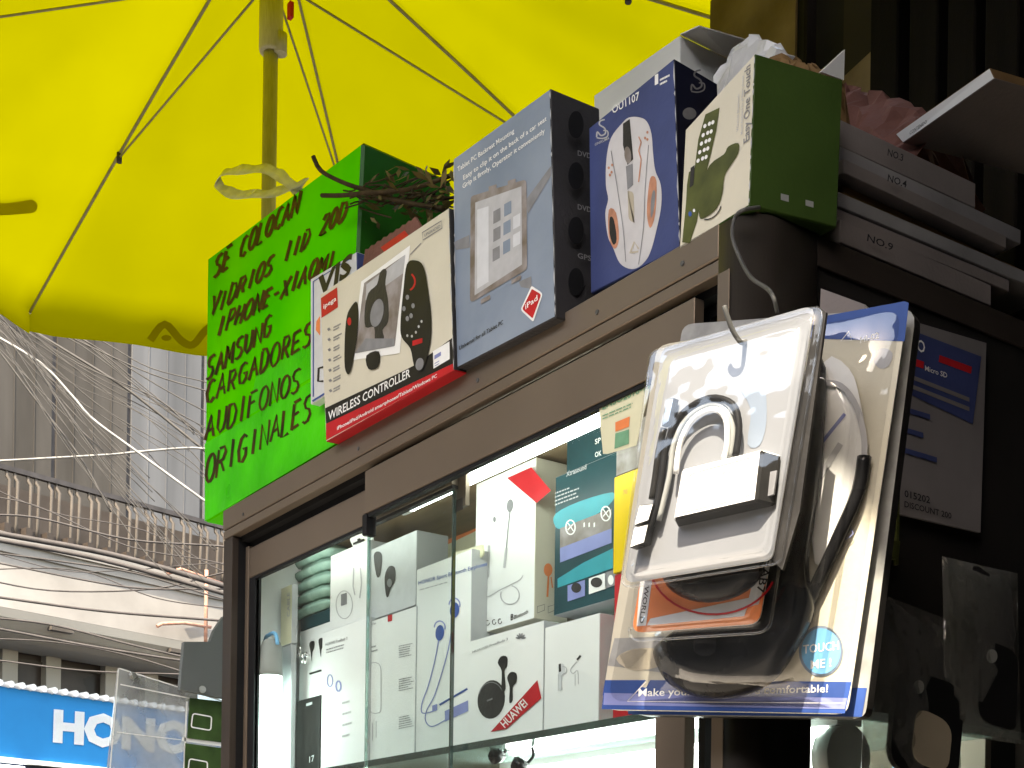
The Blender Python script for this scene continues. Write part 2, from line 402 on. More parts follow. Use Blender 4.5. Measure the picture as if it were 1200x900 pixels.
# ---- building across the street
FA = CAM + (_R * (-600) / FPX + _N) * 15.0; FD = (_R * .652 + _N * .758).normalized(); FN = Vector((FD.y, -FD.x, 0))
if FN.dot(CAM - FA) < 0: FN = -FN
FA.z = 0
def fpt(t, out, z): return FA + FD * t + FN * out + Vector((0, 0, z))
def fpx(px, py, out):
    p = hit(px, py, FA + FN * out, FN); return ((p - FA).dot(FD), p.z)
def fbox(mb, t0, t1, o0, o1, z0, z1, mi=0):
    mb.hexa([fpt(t0, o1, z0), fpt(t1, o1, z0), fpt(t1, o1, z1), fpt(t0, o1, z1)], [fpt(t0, o0, z0), fpt(t1, o0, z0), fpt(t1, o0, z1), fpt(t0, o0, z1)], [mi] * 6)
bd = empty('shop_building', fpt(0, 0, 0), 'weathered cream and grey building with a railed balcony across the street', 'building')
T0, T1 = -7.5, 9
z_rail = fpx(60, 563, .8)[1]; z_ledge = fpx(60, 636, .95)[1]; z_fb = fpx(60, 722, .95)[1]; z_win = fpx(60, 752, .0)[1]; z_sill = fpx(60, 815, .0)[1]
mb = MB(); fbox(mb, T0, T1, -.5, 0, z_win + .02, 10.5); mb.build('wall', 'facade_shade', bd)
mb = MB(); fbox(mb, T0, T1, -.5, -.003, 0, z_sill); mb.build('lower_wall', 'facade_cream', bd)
# upper metal panels with dark joints
tj = [fpx(px, 480, .02)[0] for px in (-60, 62, 150, 236, 330)]
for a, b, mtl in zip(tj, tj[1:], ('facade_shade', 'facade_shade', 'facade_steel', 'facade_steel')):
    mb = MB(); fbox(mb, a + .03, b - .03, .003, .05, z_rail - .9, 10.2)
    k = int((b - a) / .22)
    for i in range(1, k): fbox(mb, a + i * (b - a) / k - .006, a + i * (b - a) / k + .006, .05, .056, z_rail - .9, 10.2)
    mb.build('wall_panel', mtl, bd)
for t in tj[1:-1]:
    mb = MB(); fbox(mb, t - .025, t + .025, .003, .03, z_rail - .9, 10.2); mb.build('panel_joint', 'cable_dark', bd)
# balcony
mb = MB(); fbox(mb, T0, T1, .003, .965, z_ledge - .1, z_ledge); fbox(mb, T0, T1, .003, .93, z_ledge - .19, z_ledge - .1)
mb.build('balcony_slab', 'facade_cream', bd)
mb = MB()
mb.hexa([fpt(T0, .95, z_fb), fpt(T1, .95, z_fb), fpt(T1, .90, z_ledge - .19), fpt(T0, .90, z_ledge - .19)], [fpt(T0, .1, z_fb), fpt(T1, .1, z_fb), fpt(T1, .1, z_ledge - .19), fpt(T0, .1, z_ledge - .19)])
mb.build('fascia', 'facade_cream', bd)
mb = MB()
pr = [(.95, z_fb - .002), (.93, z_fb - .09), (.80, z_fb - .17), (.45, z_fb - .22), (.003, z_fb - .24), (.003, z_fb - .002)]
for (o0, za), (o1, zb) in zip(pr, pr[1:]): mb.face([fpt(T0, o0, za), fpt(T1, o0, za), fpt(T1, o1, zb), fpt(T0, o1, zb)])
mb.build('soffit', 'facade_soffit', bd)
for px, py in ((70, 727), (208, 750), (-40, 715)):
    tt = fpx(px, py, .9)[0]; mb = MB(); fbox(mb, tt - .13, tt + .13, .88, .965, z_fb - .14, z_fb - .10); mb.build('soffit_vent', 'rail_iron', bd)
mb = MB(); fbox(mb, T0, T1, .78, .84, z_rail - .03, z_rail + .02); mb.build('handrail', 'cable_dark', bd)
mb = MB(); fbox(mb, T0, T1, .60, .63, z_ledge + .01, z_rail - .12); mb.build('balcony_screen', 'balcony_back', bd)
zz0, zz1 = z_ledge + .005, z_rail - .03
t = fpx(-40, 580, .81)[0]; tend = fpx(300, 640, .81)[0]; nb_ = 0
step = (fpx(68, 580, .81)[0] - fpx(19, 580, .81)[0]) / 2
while t < tend:
    mb = MB()
    for dt in (-.045, .045):
        mb.tube([fpt(t + dt, .81, zz1), fpt(t + dt, .82, zz1 - .05), fpt(t + dt + .01, .86, zz1 - .10), fpt(t + dt, .86, zz0 + .12), fpt(t + dt, .82, zz0)], .019, 6)
    mb.build('baluster', 'rail_iron', bd)
    mb = MB(); fbox(mb, t - .14, t - .07, .84, .96, zz0, zz0 + .09); mb.build('rail_foot', 'bronze_dark', bd)
    t += step
# window strip with mullions
mull = [fpx(px, 780, .06)[0] for px in (12, 63, 132, 178, 225)]; mull = [mull[0] - (mull[1] - mull[0])] + mull
for a, b in zip(mull, mull[1:]):
    mb = MB(); fbox(mb, a + .09, b - .09, -.12, -.05, z_sill, z_win); wdn = mb.build('window', 'pane_dark', bd)
    mb = MB(); fbox(mb, a + .09, b - .09, -.05, -.02, z_sill + (z_win - z_sill) * .55, z_sill + (z_win - z_sill) * .60); mb.build('window_bar', 'rail_iron', wdn)
for a in mull:
    mb = MB(); fbox(mb, a - .09, a + .09, -.3, .06, z_sill - .2, z_win + .02); mb.build('mullion', 'facade_soffit', bd)
mb = MB(); fbox(mb, T0, T1, .003, .06, z_win + .02, z_fb - .24); mb.build('lintel', 'facade_soffit', bd)
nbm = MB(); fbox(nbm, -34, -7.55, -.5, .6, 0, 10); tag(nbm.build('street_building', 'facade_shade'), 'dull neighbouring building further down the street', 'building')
# shop sign
zt, zb = fpx(60, 813, .55)[1], fpx(60, 893, .55)[1]
sg = empty('shop_sign', fpt(0, .5, zb), 'bright blue shop sign with white lettering across the street', 'shop sign')
mb = MB(); fbox(mb, -6, fpx(330, 840, .55)[0], .1, .55, zb, zt); mb.build('sign_board', 'sign_blue', sg)
sf = Face(fpt(0, .55, zb), FN)
mb = MB(); sf.text(mb, 'HONOR', (62, 867), (262, 886), (1, -34), .012, bold=.06)
bmesh.ops.solidify(mb.bm, geom=mb.bm.faces[:], thickness=.02)
mb.build('sign_lettering', 'white_print', sg)
mb = MB()
t = -1.5
while t < 4.5:
    mb.tube([fpt(t, .3, zt + .03), fpt(t, .62, zt + .03)], .035, 8); t += .125
mb.build('corrugated_edge', 'white_plastic', sg)
mb = MB(); fbox(mb, -6, 6, .1, .60, zb - .05, zb - .003); mb.build('sign_trim', 'white_plastic', sg)
mb = MB(); fbox(mb, -6, 6, .0, .50, zb - .5, zb - .053); mb.build('shop_front', 'navy_dark', bd)
tt = fpx(15, 893, .51)[0]; mb = MB(); fbox(mb, tt - .35, tt + .13, .503, .52, zb - .12, zb - .075); mb.build('shop_lamp', 'tube_light', bd)
# rusty pipe frame
pf = empty('pipe_bracket', fpt(fpx(241, 700, 1.1)[0], 1.0, z_fb), 'rusty pipe bracket fixed to the cream fascia', 'bracket')
P = lambda px, py: hit(px, py, FA + FN * 1.1, FN)
mb = MB(); mb.tube([P(242, 668), P(241, 753)], .022, 8); mb.build('upright', 'rust_pipe', pf)
mb = MB(); mb.tube([P(184, 734), P(190, 731), P(215, 730), P(247, 735)], .02, 8); mb.build('arm', 'rust_pipe', pf)
mb = MB(); mb.tube([P(196, 672), P(212, 667), P(260, 684)], .02, 8); mb.build('arm', 'rust_pipe', pf)

# ---- cables
def cable(pts, d, r, mtl, label, group):
    pts = smooth([tuple(atD(x, y, d if not isinstance(d, tuple) else d[0] + (d[1] - d[0]) * i / (len(pts) - 1))) for i, (x, y) in enumerate(pts)], 5)
    mb = MB(); mb.tube(pts, r, 5); tag(mb.build('cable', mtl), label, 'cable', group)
GU, GD = 'tangled pale overhead cables', 'dark cables slung along the fascia'
LU = 'thin pale cable in the tangle fanning out below the yellow umbrella'
cable([(-30, 340), (22, 377), (131, 444), (174, 475), (240, 528), (330, 600)], 9.5, .010, 'cable_pale', 'thick pale cable sloping along the top of the tangle', GU)
cable([(-20, 385), (47, 425), (84, 463), (109, 491), (159, 528), (236, 584), (330, 650)], 9, .009, 'cable_light', 'whitest kinked cable cutting across the middle of the tangle', GU)
cable([(-40, 542), (0, 540), (124, 533), (156, 530), (218, 525), (250, 527), (330, 535)], 9.2, .008, 'cable_light', 'almost level white cable crossing the other cables', GU)
cable([(-20, 395), (0, 413), (40, 466), (93, 534), (130, 600)], 10, .007, 'cable_pale', 'steepest pale cable at the left of the tangle', GU)
for i in range(26):
    x0, y0 = random.uniform(-10, 26), random.uniform(366, 402)
    ang = random.uniform(.5, 1.02); ln = random.uniform(190, 330)
    x2, y2 = x0 + ln * math.cos(ang), y0 + ln * math.sin(ang)
    mx_, my = (x0 + x2) / 2 + random.uniform(-5, 5), (y0 + y2) / 2 + random.uniform(3, 14)
    cable([(x0 - 25, y0 - 22), (x0, y0), (mx_, my), (x2, y2), (x2 + 40, y2 + 40)], random.uniform(8.6, 11), random.uniform(.0018, .0042), 'cable_pale', LU, GU)
for i in range(7):
    x0, y0 = random.uniform(95, 130), random.uniform(398, 410); y2 = random.uniform(440, 520)
    cable([(x0 - 40, y0 - 20), (x0, y0), (180 + random.uniform(-5, 5), (y0 + y2) / 2 + 6), (250, y2), (300, y2 + 20)], random.uniform(8.6, 10), random.uniform(.0025, .0045), 'cable_pale', LU, GU)
LD = 'dark cable strung along the cream fascia'
for pts, r in ((((-30, 618), (0, 625), (133, 650), (258, 685), (330, 706)), .028), (((-30, 627), (0, 633), (120, 656), (258, 694), (330, 716)), .022),
               (((-30, 697), (0, 700), (120, 716), (258, 727), (330, 733)), .013), (((-30, 733), (0, 737), (100, 756), (213, 774), (330, 790)), .012),
               (((-30, 655), (0, 660), (150, 688), (258, 690), (330, 692)), .009), (((-30, 722), (60, 732), (160, 757), (258, 779), (330, 790)), .010),
               (((-30, 676), (60, 692), (180, 690), (258, 672), (330, 660)), .008), (((-30, 645), (50, 655), (160, 672), (258, 701), (330, 716)), .009),
               (((-30, 773), (0, 774), (100, 786), (213, 790), (330, 792)), .008), (((-30, 604), (40, 606), (150, 632), (258, 640), (330, 650)), .010),
               (((-30, 580), (40, 592), (150, 640), (258, 660), (330, 690)), .006), (((-30, 562), (60, 600), (170, 622), (258, 668), (330, 690)), .005), (((-30, 668), (90, 668), (180, 700), (258, 712), (330, 720)), .006), (((-30, 748), (60, 752), (150, 768), (258, 800), (330, 812)), .007), (((-30, 640), (70, 668), (150, 668), (258, 660), (330, 668)), .005)):
    cable(pts, 12.6, r, 'cable_dark', LD, GD)

# ---- stall walls behind and to the right
st = empty('stall_wall', (0, .55, 0), 'shadowy stall back wall of stained plaster, black boards and wooden slats', 'wall')
WY, WZ = .495, 2.835
def wx(px): return atY(px, 30, WY + .046).x
mb = MB(); mb.box(wx(832), wx(932), WY + .046, WY + .16, 0, WZ); mb.build('plaster_pillar', 'concrete_wall', st)
mb = MB(); mb.box(wx(932), .6, WY + .05, WY + .12, 0, WZ); mb.build('wall', 'wall_black', st)
mb = MB(); mb.box(wx(1005), wx(1052), WY + .02, WY + .047, 2.2, WZ); mb.build('beige_board', 'board_beige', st)
mb = MB(); mb.box(wx(952), wx(956), WY + .03, WY + .047, 1.8, WZ); mb.build('thin_strip', 'slat_wood', st)
mb = MB(); mb.prism([(wx(1010), WY + .018, atY(1010, 90, WY).z), (wx(1075), WY + .018, atY(1075, 30, WY).z), (wx(1075), WY + .018, 2.2), (wx(1010), WY + .018, 2.2)], (0, -.03, 0)); mb.build('plaster_patch', 'concrete_wall', st)
for a, b in ((1075, 1108), (1121, 1155), (1166, 1199), (1210, 1250)):
    mb = MB(); mb.box(wx(a), wx(b), WY - .04, WY + .047, 1.9, WZ, bevel=.002); mb.build('slat', 'slat_wood', st)
for a, b in ((1110, 1119), (1158, 1163), (1203, 1208)):
    mb = MB(); mb.box(wx(a), wx(b), WY - .0, WY + .047, 1.9, WZ, bevel=.001); mb.build('batten', 'concrete_wall', st)
tag(MB().box(.50, .54, -.26, .55, 0, 2.83).build('blocker_partition', 'wall_black'), 'unseen dark partition added to keep light off the cabinet side', 'partition')  # added out of view; keeps light off the cabinet side
tag(MB().box(1.25, 1.29, -1.6, .55, 0, 2.83).build('blocker_partition', 'wall_black'), 'unseen dark partition added at the right to block light', 'partition')  # added out of view to keep the right side dark
def street_block(x0, x1, y0, y1, h, label):
    t = empty('street_building', ((x0 + x1) / 2, (y0 + y1) / 2, 0), label, 'building')
    mb = MB(); mb.box(x0, x1, y0, y1, 0, h); mb.build('wall', 'facade_shade', t)
    for i in range(int((x1 - x0) / 2)):
        for j in range(int(h / 3)):
            mb = MB(); mb.box(x0 + .6 + i * 2, x0 + 1.6 + i * 2, y1 + .001, y1 + .03, j * 3 + 1, j * 3 + 2.5); mb.build('window', 'pane_dark', t)
street_block(-9, 12, -14, -8.5, 5.6, 'unseen plain building added behind the viewer to block low sky light')  # added out of view; blocks low sky and its reflections
tag(MB().box(-.12, 1.3, -.30, .56, 2.84, 2.87).build('blocker_roof', 'slat_wood'), 'unseen dark roof boards added to shade the slatted wall', 'roof')  # added out of view as cover over the dark right side

# ================================================================== UMBRELLA
hub = atD(320, -130, 2.4); RZ = 2.9
tipA = atZ(35, 362, RZ); R0 = math.hypot(tipA.x - hub.x, tipA.y - hub.y); A0 = math.atan2(tipA.y - hub.y, tipA.x - hub.x)
um = empty('umbrella', (hub.x, hub.y, .12), 'large yellow street umbrella on a pole behind the green sign', 'umbrella')
def rib(k, t, drop=0):
    a = A0 - k * math.pi / 4; r = R0 * t
    z = hub.z - (hub.z - RZ) * (0.90 * t + 0.10 * t * t) - drop
    return Vector((hub.x + r * math.cos(a), hub.y + r * math.sin(a), z))
mb = MB(); NS, NT = 18, 12
def cpt(k, s, t):
    p, q = rib(k, t), rib(k + 1, t); v = p.lerp(q, s)
    v.z -= 0.028 * t * 4 * s * (1 - s) * (1 - .3 * t) - (.009 if k == 2 else .004) * math.sin(s * 21 + k) * t * t * min(1, 6 * s * (1 - s))
    # edge scallop: pulls hem in between tips
    c = Vector((hub.x, hub.y, v.z)); v = v.lerp(c, .045 * t * t * 4 * s * (1 - s))
    return v
for k in range(8):
    g = [[cpt(k, i / NS, .02 + .98 * j / NT) for i in range(NS + 1)] for j in range(NT + 1)]
    vv = [[mb.bm.verts.new(p) for p in row] for row in g]
    # valance
    last = [mb.bm.verts.new(cpt(k, i / NS, 1.0) * 1.0 + Vector((0, 0, -.052 - .006 * math.sin(i * 1.1 + k)))) for i in range(NS + 1)]
    vv.append(last)
    for a, b in zip(vv, vv[1:]):
        for i in range(NS):
            f = mb.bm.faces.new([a[i], a[i + 1], b[i + 1], b[i]]); f.smooth = True
bmesh.ops.remove_doubles(mb.bm, verts=mb.bm.verts, dist=.0004)
can = mb.build('canopy', 'canopy_yellow', um)
# printed marks on the valance and cloth, seen through from below
mb = MB()
tA, tB = rib(0, 1), rib(1, 1); vn = (tB - tA).cross(Vector((0, 0, 1))).normalized()
mid = cpt(0, .5, 1); fv = Face(cpt(0, .55, 1.0), vn)
fv.line(mb, smooth([(176, 399), (193, 380), (212, 399), (226, 404), (240, 388), (252, 380)], 4), 9, .03)
fv.ell(mb, 195, 396, 6, 3.5, .03)
from mathutils.bvhtree import BVHTree
bv = BVHTree.FromPolygons([v.co + Vector((hub.x, hub.y, .12)) for v in can.data.vertices], [tuple(p.vertices) for p in can.data.polygons])
pts_ = []
for x, y in ([(-30, 238), (10, 238)] + [(36 + 8 * math.sin(a), 242 - 8 * math.cos(a)) for a in [i * math.pi / 8 for i in range(9)]] + [(10, 252), (-30, 253)]):
    h_ = bv.ray_cast(CAM, ray(x, y).normalized()); pts_.append((h_[0] if h_[0] else atD(x, y, 2.8)) - ray(x, y).normalized() * .012)
bm_mark = MB(); bm_mark.face(pts_); bm_mark.build('printed_mark', 'canopy_ink', um)
mb.build('printed_mark', 'canopy_ink', um)
for k in range(8):
    mb = MB(); mb.tube([rib(k, t, .008) for t in (.03, .2, .4, .6, .8, 1.0)], .0032, 6); rb = mb.build('rib', 'rib_metal', um)
    e = rib(k, 1.0, .006); mb = MB(); mb.tube([e, e + (e - rib(k, .97)).normalized() * .03], .006, 8); mb.build('rib_tip', 'white_plastic', rb)
    coll = Vector((hub.x, hub.y, 0)); coll.z = atD(320, -26, 2.4).z
    mb = MB(); mb.tube([coll, rib(k, .56, .016)], .0023, 6); mb.build('stretcher', 'rib_metal', um)
    mb = MB(); j = rib(k, .56, .014); mb.tube([j - Vector((0, 0, .012)), j + Vector((0, 0, .008))], .006, 6); mb.build('joint', 'cable_dark', rb)
px1, px0 = .0188, .0125
mb = MB(); mb.tube([(hub.x, hub.y, .12), (hub.x, hub.y, 3.28)], .0125, 16); mb.build('pole', 'pole_paint', um)
zc0, zc1 = atD(320, 62, 2.4).z, atD(320, -6, 2.4).z
mb = MB(); mb.tube([(hub.x, hub.y, zc0), (hub.x, hub.y, zc0 + .004), (hub.x, hub.y, zc1)], [.019, .0205, .0205], 16); mb.tube([(hub.x + .012, hub.y + .012, zc0 - .004), (hub.x + .012, hub.y + .012, zc0 + .03)], .012, 12)
mb.build('sliding_collar', 'pole_paint', um)
a, b = atD(336, 23, 2.37), atD(342, 7, 2.37)
mb = MB(); mb.box(a.x, a.x + .012, a.y, a.y + .008, a.z, b.z + .004, bevel=.001); mb.build('locking_pin', 'red_card', um)
mb = MB(); mb.tube([(hub.x, hub.y, .121), (hub.x, hub.y, .17), (hub.x, hub.y, .18), (hub.x, hub.y, .45)], [.24, .24, .03, .03], 20); mb.build('base', 'rubber_black', um)

# ================================================================== SUN BLOCKER added above the frame, its opening shaped to light the hanging packs
P1C = Vector((.095, -.106, 1.86))
def shade(p, z): return p + SUN * ((z - p.z) / SUN.z)
N1 = Vector((.28, -.96, .03)).normalized()
f1 = Face(atD(840, 520, 1.06), N1)
hole = [shade(f1.q(*p), 3.36) for p in ((722, 760), (950, 760), (1000, 640), (1036, 420), (972, 346), (752, 415))]
mb = MB()
outer = [Vector((-1.0, -1.30, 3.36)), Vector((1.3, -1.30, 3.36)), Vector((1.3, .32, 3.36)), Vector((-1.0, .32, 3.36))]
hc = sum(hole, Vector()) / len(hole)
ring_in = hole; ang = lambda p: math.atan2(p.y - hc.y, p.x - hc.x)
allv = sorted([(ang(p), 0, p) for p in outer] + [(ang(p), 1, p) for p in hole], key=lambda t: t[0])
# radial strip mesh between the hole and the sheet's rim
K = 48
def cast(poly, a):
    d = Vector((math.cos(a), math.sin(a), 0)); best = None
    for i in range(len(poly)):
        p, q = poly[i], poly[(i + 1) % len(poly)]; e = q - p; den = d.x * e.y - d.y * e.x
        if abs(den) < 1e-9: continue
        t = ((p.x - hc.x) * e.y - (p.y - hc.y) * e.x) / den; u = ((p.x - hc.x) * d.y - (p.y - hc.y) * d.x) / den
        if t > 0 and -1e-6 <= u <= 1 + 1e-6 and (best is None or t < best): best = t
    return hc + d * best
aa = sorted([i * 2 * math.pi / K for i in range(K)] + [ang(p) % (2 * math.pi) for p in outer + hole])
I = [mb.bm.verts.new(cast(hole, a)) for a in aa]; O = [mb.bm.verts.new(cast(outer, a)) for a in aa]
for i in range(len(aa)):
    j = (i + 1) % len(aa); mb.bm.faces.new([I[i], I[j], O[j], O[i]])
aw = mb.build('sun_blocker', 'blocker_grey', solid=.004); tag(aw, 'unseen grey sheet added above the stall front, its opening shaped to sun the packs', 'sun_blocker')

# ================================================================== CABINET
cb = empty('display_cabinet', (-.55, .22, .12), 'bronze aluminium and glass display cabinet under the row of boxes', 'display cabinet')
XL, SX = -1.10, 0.026
def xp(px, py, y=0): return atY(px, py, y).x
def bpart(name, mtl, *b, bevel=.0006, parent=cb):
    mb = MB(); mb.box(*b, bevel=bevel); return mb.build(name, mtl, parent)
bpart('top_board', 'bronze_dark', XL + .003, -.02, .016, .45, 2.068, 2.104)
mb = MB(); mb.box(XL, -.0145, 0, .016, 2.0775, 2.108, bevel=.0012); mb.box(XL, -.0145, .0012, .016, 2.0640, 2.0765, bevel=.001); mb.build('top_rail', 'bronze_metal', cb)
bpart('rail_groove', 'shadow_gap', XL + .002, -.016, .004, .014, 2.0763, 2.0777, bevel=0)
bpart('door_track', 'shadow_gap', XL + .03, -.017, .0172, .0298, 2.0575, 2.0675, bevel=0)
bpart('door_track', 'shadow_gap', XL + .03, -.017, .030, .05, 2.046, 2.0675, bevel=0)
x_l0, x_l1, x_l2, x_l3 = xp(266, 700), xp(277, 700, .024), xp(290, 700, .024), xp(299, 700, .026)
bpart('side_post', 'bronze_dark', XL, x_l0 + .012, .002, .05, .12, 2.063)
bpart('jamb_gap', 'shadow_gap', x_l0 + .0122, x_l1, .012, .05, .12, 2.063, bevel=0)
# left sliding door
ldy = .024
x530, x430 = xp(530, 700, .028), xp(431, 700, .012)
bpart('door_stile', 'bronze_metal', x_l1, x_l2 + .002, ldy, ldy + .012, .9, 2.05)
bpart('door_rail', 'bronze_metal', x_l2 + .002, x530, ldy + .001, ldy + .012, 2.0015, 2.046)
bpart('gasket', 'rubber_black', x_l2 + .002, x530, ldy + .002, ldy + .010, 1.9975, 2.0013, bevel=0)
bpart('gasket', 'rubber_black', x_l2 + .002, x_l3, ldy + .002, ldy + .010, .95, 1.9973, bevel=0)
mb = MB(); mb.box(x_l3, x530 - .003, .028, .032, .95, 1.9973); mb.build('door_pane', 'door_glass', cb)
mb = MB(); mb.box(x530 - .0029, x530, .028, .032, .95, 1.9973); mb.build('pane_edge', 'glass_edge', cb)
# right sliding door
x_d0 = xp(428, 600, .006); x_d1 = xp(815, 340, .006)
bpart('door_rail', 'bronze_metal', x_d0, x_d1, .005, .017, 2.0035, 2.057)
bpart('gasket', 'rubber_black', x_d0 + .006, x_d1 - .05, .007, .015, 1.999, 2.0033, bevel=0)
x_s0, x_s1, x_s2 = xp(769, 890, .006), xp(804, 890, .006), xp(820, 890, .03)
bpart('door_stile', 'bronze_metal', x_s0, x_s1, .004, .0165, .9, 2.0033)
bpart('stile_channel', 'shadow_gap', x_s1 + .0003, x_s2, .028, .05, .9, 2.045, bevel=0)
mb = MB(); mb.box(x430 + .002, x_s0, .010, .014, .95, 1.999); mb.build('door_pane', 'door_glass', cb)
mb = MB(); mb.box(x430, x430 + .0019, .010, .014, .95, 1.985); mb.build('pane_edge', 'shelf_glass', cb)
ya, yb = atY(431, 590, .008).z, atY(431, 627, .008).z
bpart('pane_clip', 'rubber_black', x430 - .004, x430 + .006, .004, .02, yb, 2.0033, bevel=.0015)
# corner post with a rounded edge
mb = MB(); r = .030; yp = atX(950, 880, SX).y; prof = [(-.0145, .0)] + [(SX - r + r * math.sin(a), r - r * math.cos(a)) for a in [i * math.pi / 24 for i in range(13)]] + [(SX, yp), (-.010, yp), (-.010, .04), (-.0145, .04)]
mb.prism([(x, y, .12) for x, y in prof], (0, 0, 1.985), smooth=False); [setattr(f_, 'smooth', abs(f_.normal.z) < .5) for f_ in (mb.bm.normal_update() or mb.bm.faces)]; mb.build('corner_post', 'post_dark', cb)
bpart('post_strip', 'bronze_metal', -.0143, .0005, -.0012, -.0002, .12, 2.062, bevel=.0004)
bpart('top_cap', 'bronze_metal', -.0145, SX - .006, .012, .45, 2.1052, 2.108, bevel=.0005)
sy0 = yp + .001
bpart('side_rail', 'bronze_dark', -.02, SX - .001, sy0, .45, 2.078, 2.105)
bpart('side_panel', 'wall_black', -.014, SX - .004, sy0, .45, 1.693, 2.0778, bevel=0)
mb = MB(); mb.box(SX - .008, SX - .004, sy0, .45, .95, 1.6925); mb.build('side_pane', 'door_glass', cb)
bpart('back_post', 'bronze_dark', -.03, SX, .451, .48, .12, 2.10)
bpart('back_panel', 'inner_back', XL + .02, -.03, .40, .41, .9, 2.06, bevel=0)
bpart('inner_side', 'white_plastic', XL + .002, XL + .012, .052, .40, .9, 2.063, bevel=0)
bpart('ceiling_panel', 'inner_wood', XL + .013, -.021, .052, .399, 2.0585, 2.0675, bevel=0)
SZ = 1.700
mb = MB(); mb.box(XL + .013, -.016, .042, .395, SZ - .008, SZ, bevel=.0006); mb.build('glass_shelf', 'shelf_glass', cb)
mb = MB(); mb.box(XL + .013, -.016, .040, .0418, SZ - .008, SZ); mb.build('shelf_edge', 'glass_edge', cb)
bpart('base', 'bronze_dark', XL, -.001, .0205, .45, .12, .9)
bpart('base_rail', 'bronze_metal', XL, -.0148, .0, .02, .86, .9498)
for px in (285, 420, 560, 700, 800):
    c = atY(px, 600 - .571 * (px - 262) + 16, 0); mb = MB(); mb.tube([c + Vector((0, -.0012, 0)), c + Vector((0, .0005, 0))], [.0022, .0028], 10); mb.build('screw', 'hook_wire', cb)
# lamps
def tube_lamp(x0, x1, y, z, r, label, grp=None):
    t = empty('tube_lamp', ((x0 + x1) / 2, y, z), label, 'lamp', grp)
    mb = MB(); mb.tube([(x0, y, z), (x1, y, z)], r, 14); mb.build('tube', 'tube_light', t)
    for a, b in ((x0 - .02, x0), (x1, x1 + .02)):
        mb = MB(); mb.tube([(a, y, z), (b, y, z)], r * 1.08, 14); mb.build('end_cap', 'white_plastic', t)
    mb = MB(); mb.box(x0 - .02, x1 + .02, y - r * .6, y + r * .6, z + r + .001, min(2.0583, z + r + .012)); mb.build('lamp_batten', 'white_plastic', t)
p = atY(489, 590, .056); pz = atY(620, 526, .047).z; tube_lamp(p.x, -.20, .047, pz, .0095, 'thick glowing tube lamp across the right cabinet door')
tube_lamp(xp(325, 651, .056), xp(470, 588, .056), .056, atY(380, 627, .056).z, .0046, 'slim glowing strip lamp at the top left of the cabinet')
tube_lamp(-.55, -.03, .17, 1.655, .028, 'bright tube lamp under the glass shelf')
a = atY(527, 556, .02); b = atY(527, 592, .02)
hb = empty('glass_bracket', (a.x, .03, b.z), 'small brown bracket hanging in front of the tube lamp', 'bracket')
bpart('bracket_plate', 'bronze_metal', a.x - .0125, a.x + .0125, .034, .040, b.z, 2.0455, parent=hb)
bpart('bracket_clip', 'bronze_dark', a.x - .006, a.x + .008, .0335, .0338, b.z - .004, b.z + .01, parent=hb, bevel=0)

# ================================================================== cartons helper
def carton(name, label, q, y, back, mats, mis, cat='box', group=None, bevel=.0008, zfloor=None):
    """q: px bl,br,tr,tl on the plane y; back: depth vector"""
    f = [atY(px, py, y) for px, py in q]
    if zfloor is not None:
        f[0].z = f[1].z = zfloor
    mb = MB(); mb.hexa(f, [p + Vector(back) for p in f], mis, bevel)
    o = mb.build(name, mats, origin=(sum((p.x for p in f)) / 4, y + back[1] / 2, min(p.z for p in f)))
    tag(o, label, cat, group); o['_'] = 0; del o['_']
    return o, Face((0, y, 0), (0, -1, 0)), f
def prn(name, parent, mats, fn):
    mb = MB(); fn(mb); return mb.build(name, mats, parent, norm=False)

# ---------------------------------------------------------------- green handwritten sign box
SY = .028
fr = [atY(*p, SY) for p in ((239, 612), (408, 513), (425, 165), (243, 302))]
bk = atZ(530, 212, fr[2].z) - fr[2]; bk.z = 0
sb = empty('sign_box', (sum(p.x for p in fr) / 4, SY + .1, fr[0].z), 'large lime green taped box hand lettered with repair services', 'sign box')
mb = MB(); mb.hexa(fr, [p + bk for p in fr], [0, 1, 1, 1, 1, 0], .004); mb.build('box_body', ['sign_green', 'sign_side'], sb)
SF = Face(fr[0], (fr[1] - fr[0]).cross(fr[3] - fr[0]))
mb = MB(); SF.poly(mb, [(240, 520), (409, 420), (407, 512), (240, 611)], .0003); SF.poly(mb, [(300, 440), (412, 372), (410, 415), (290, 488)], .0004)
SF.poly(mb, [(240, 600), (330, 545), (345, 520), (250, 575)], .0005)
mb.build('clear_tape', 'sign_tape', sb, norm=False)
for tx, p0, p1, up, wd in (('SE COLOCAN', (249, 327), (350, 248), (5, -25), 3.8), ('VIDRIOS IID 20D', (244, 373), (405, 256), (6, -24), 3.4), ('IPHONE-XIAOMI', (252, 396), (392, 312), (6, -24), 3.5),
                           ('SAMSUNG', (241, 446), (318, 392), (3, -25), 3.4), ('CARGADORES', (240, 476), (366, 401), (3, -26), 3.1), ('AUDIFONOS', (240, 516), (352, 457), (3, -28), 3.1), ('ORIGINALES', (240, 567), (366, 489), (3, -31), 3.1)):
    mb = MB(); SF.hand(mb, tx, p0, p1, up, wd); mb.build('hand_lettering', 'marker_ink', sb, norm=False)
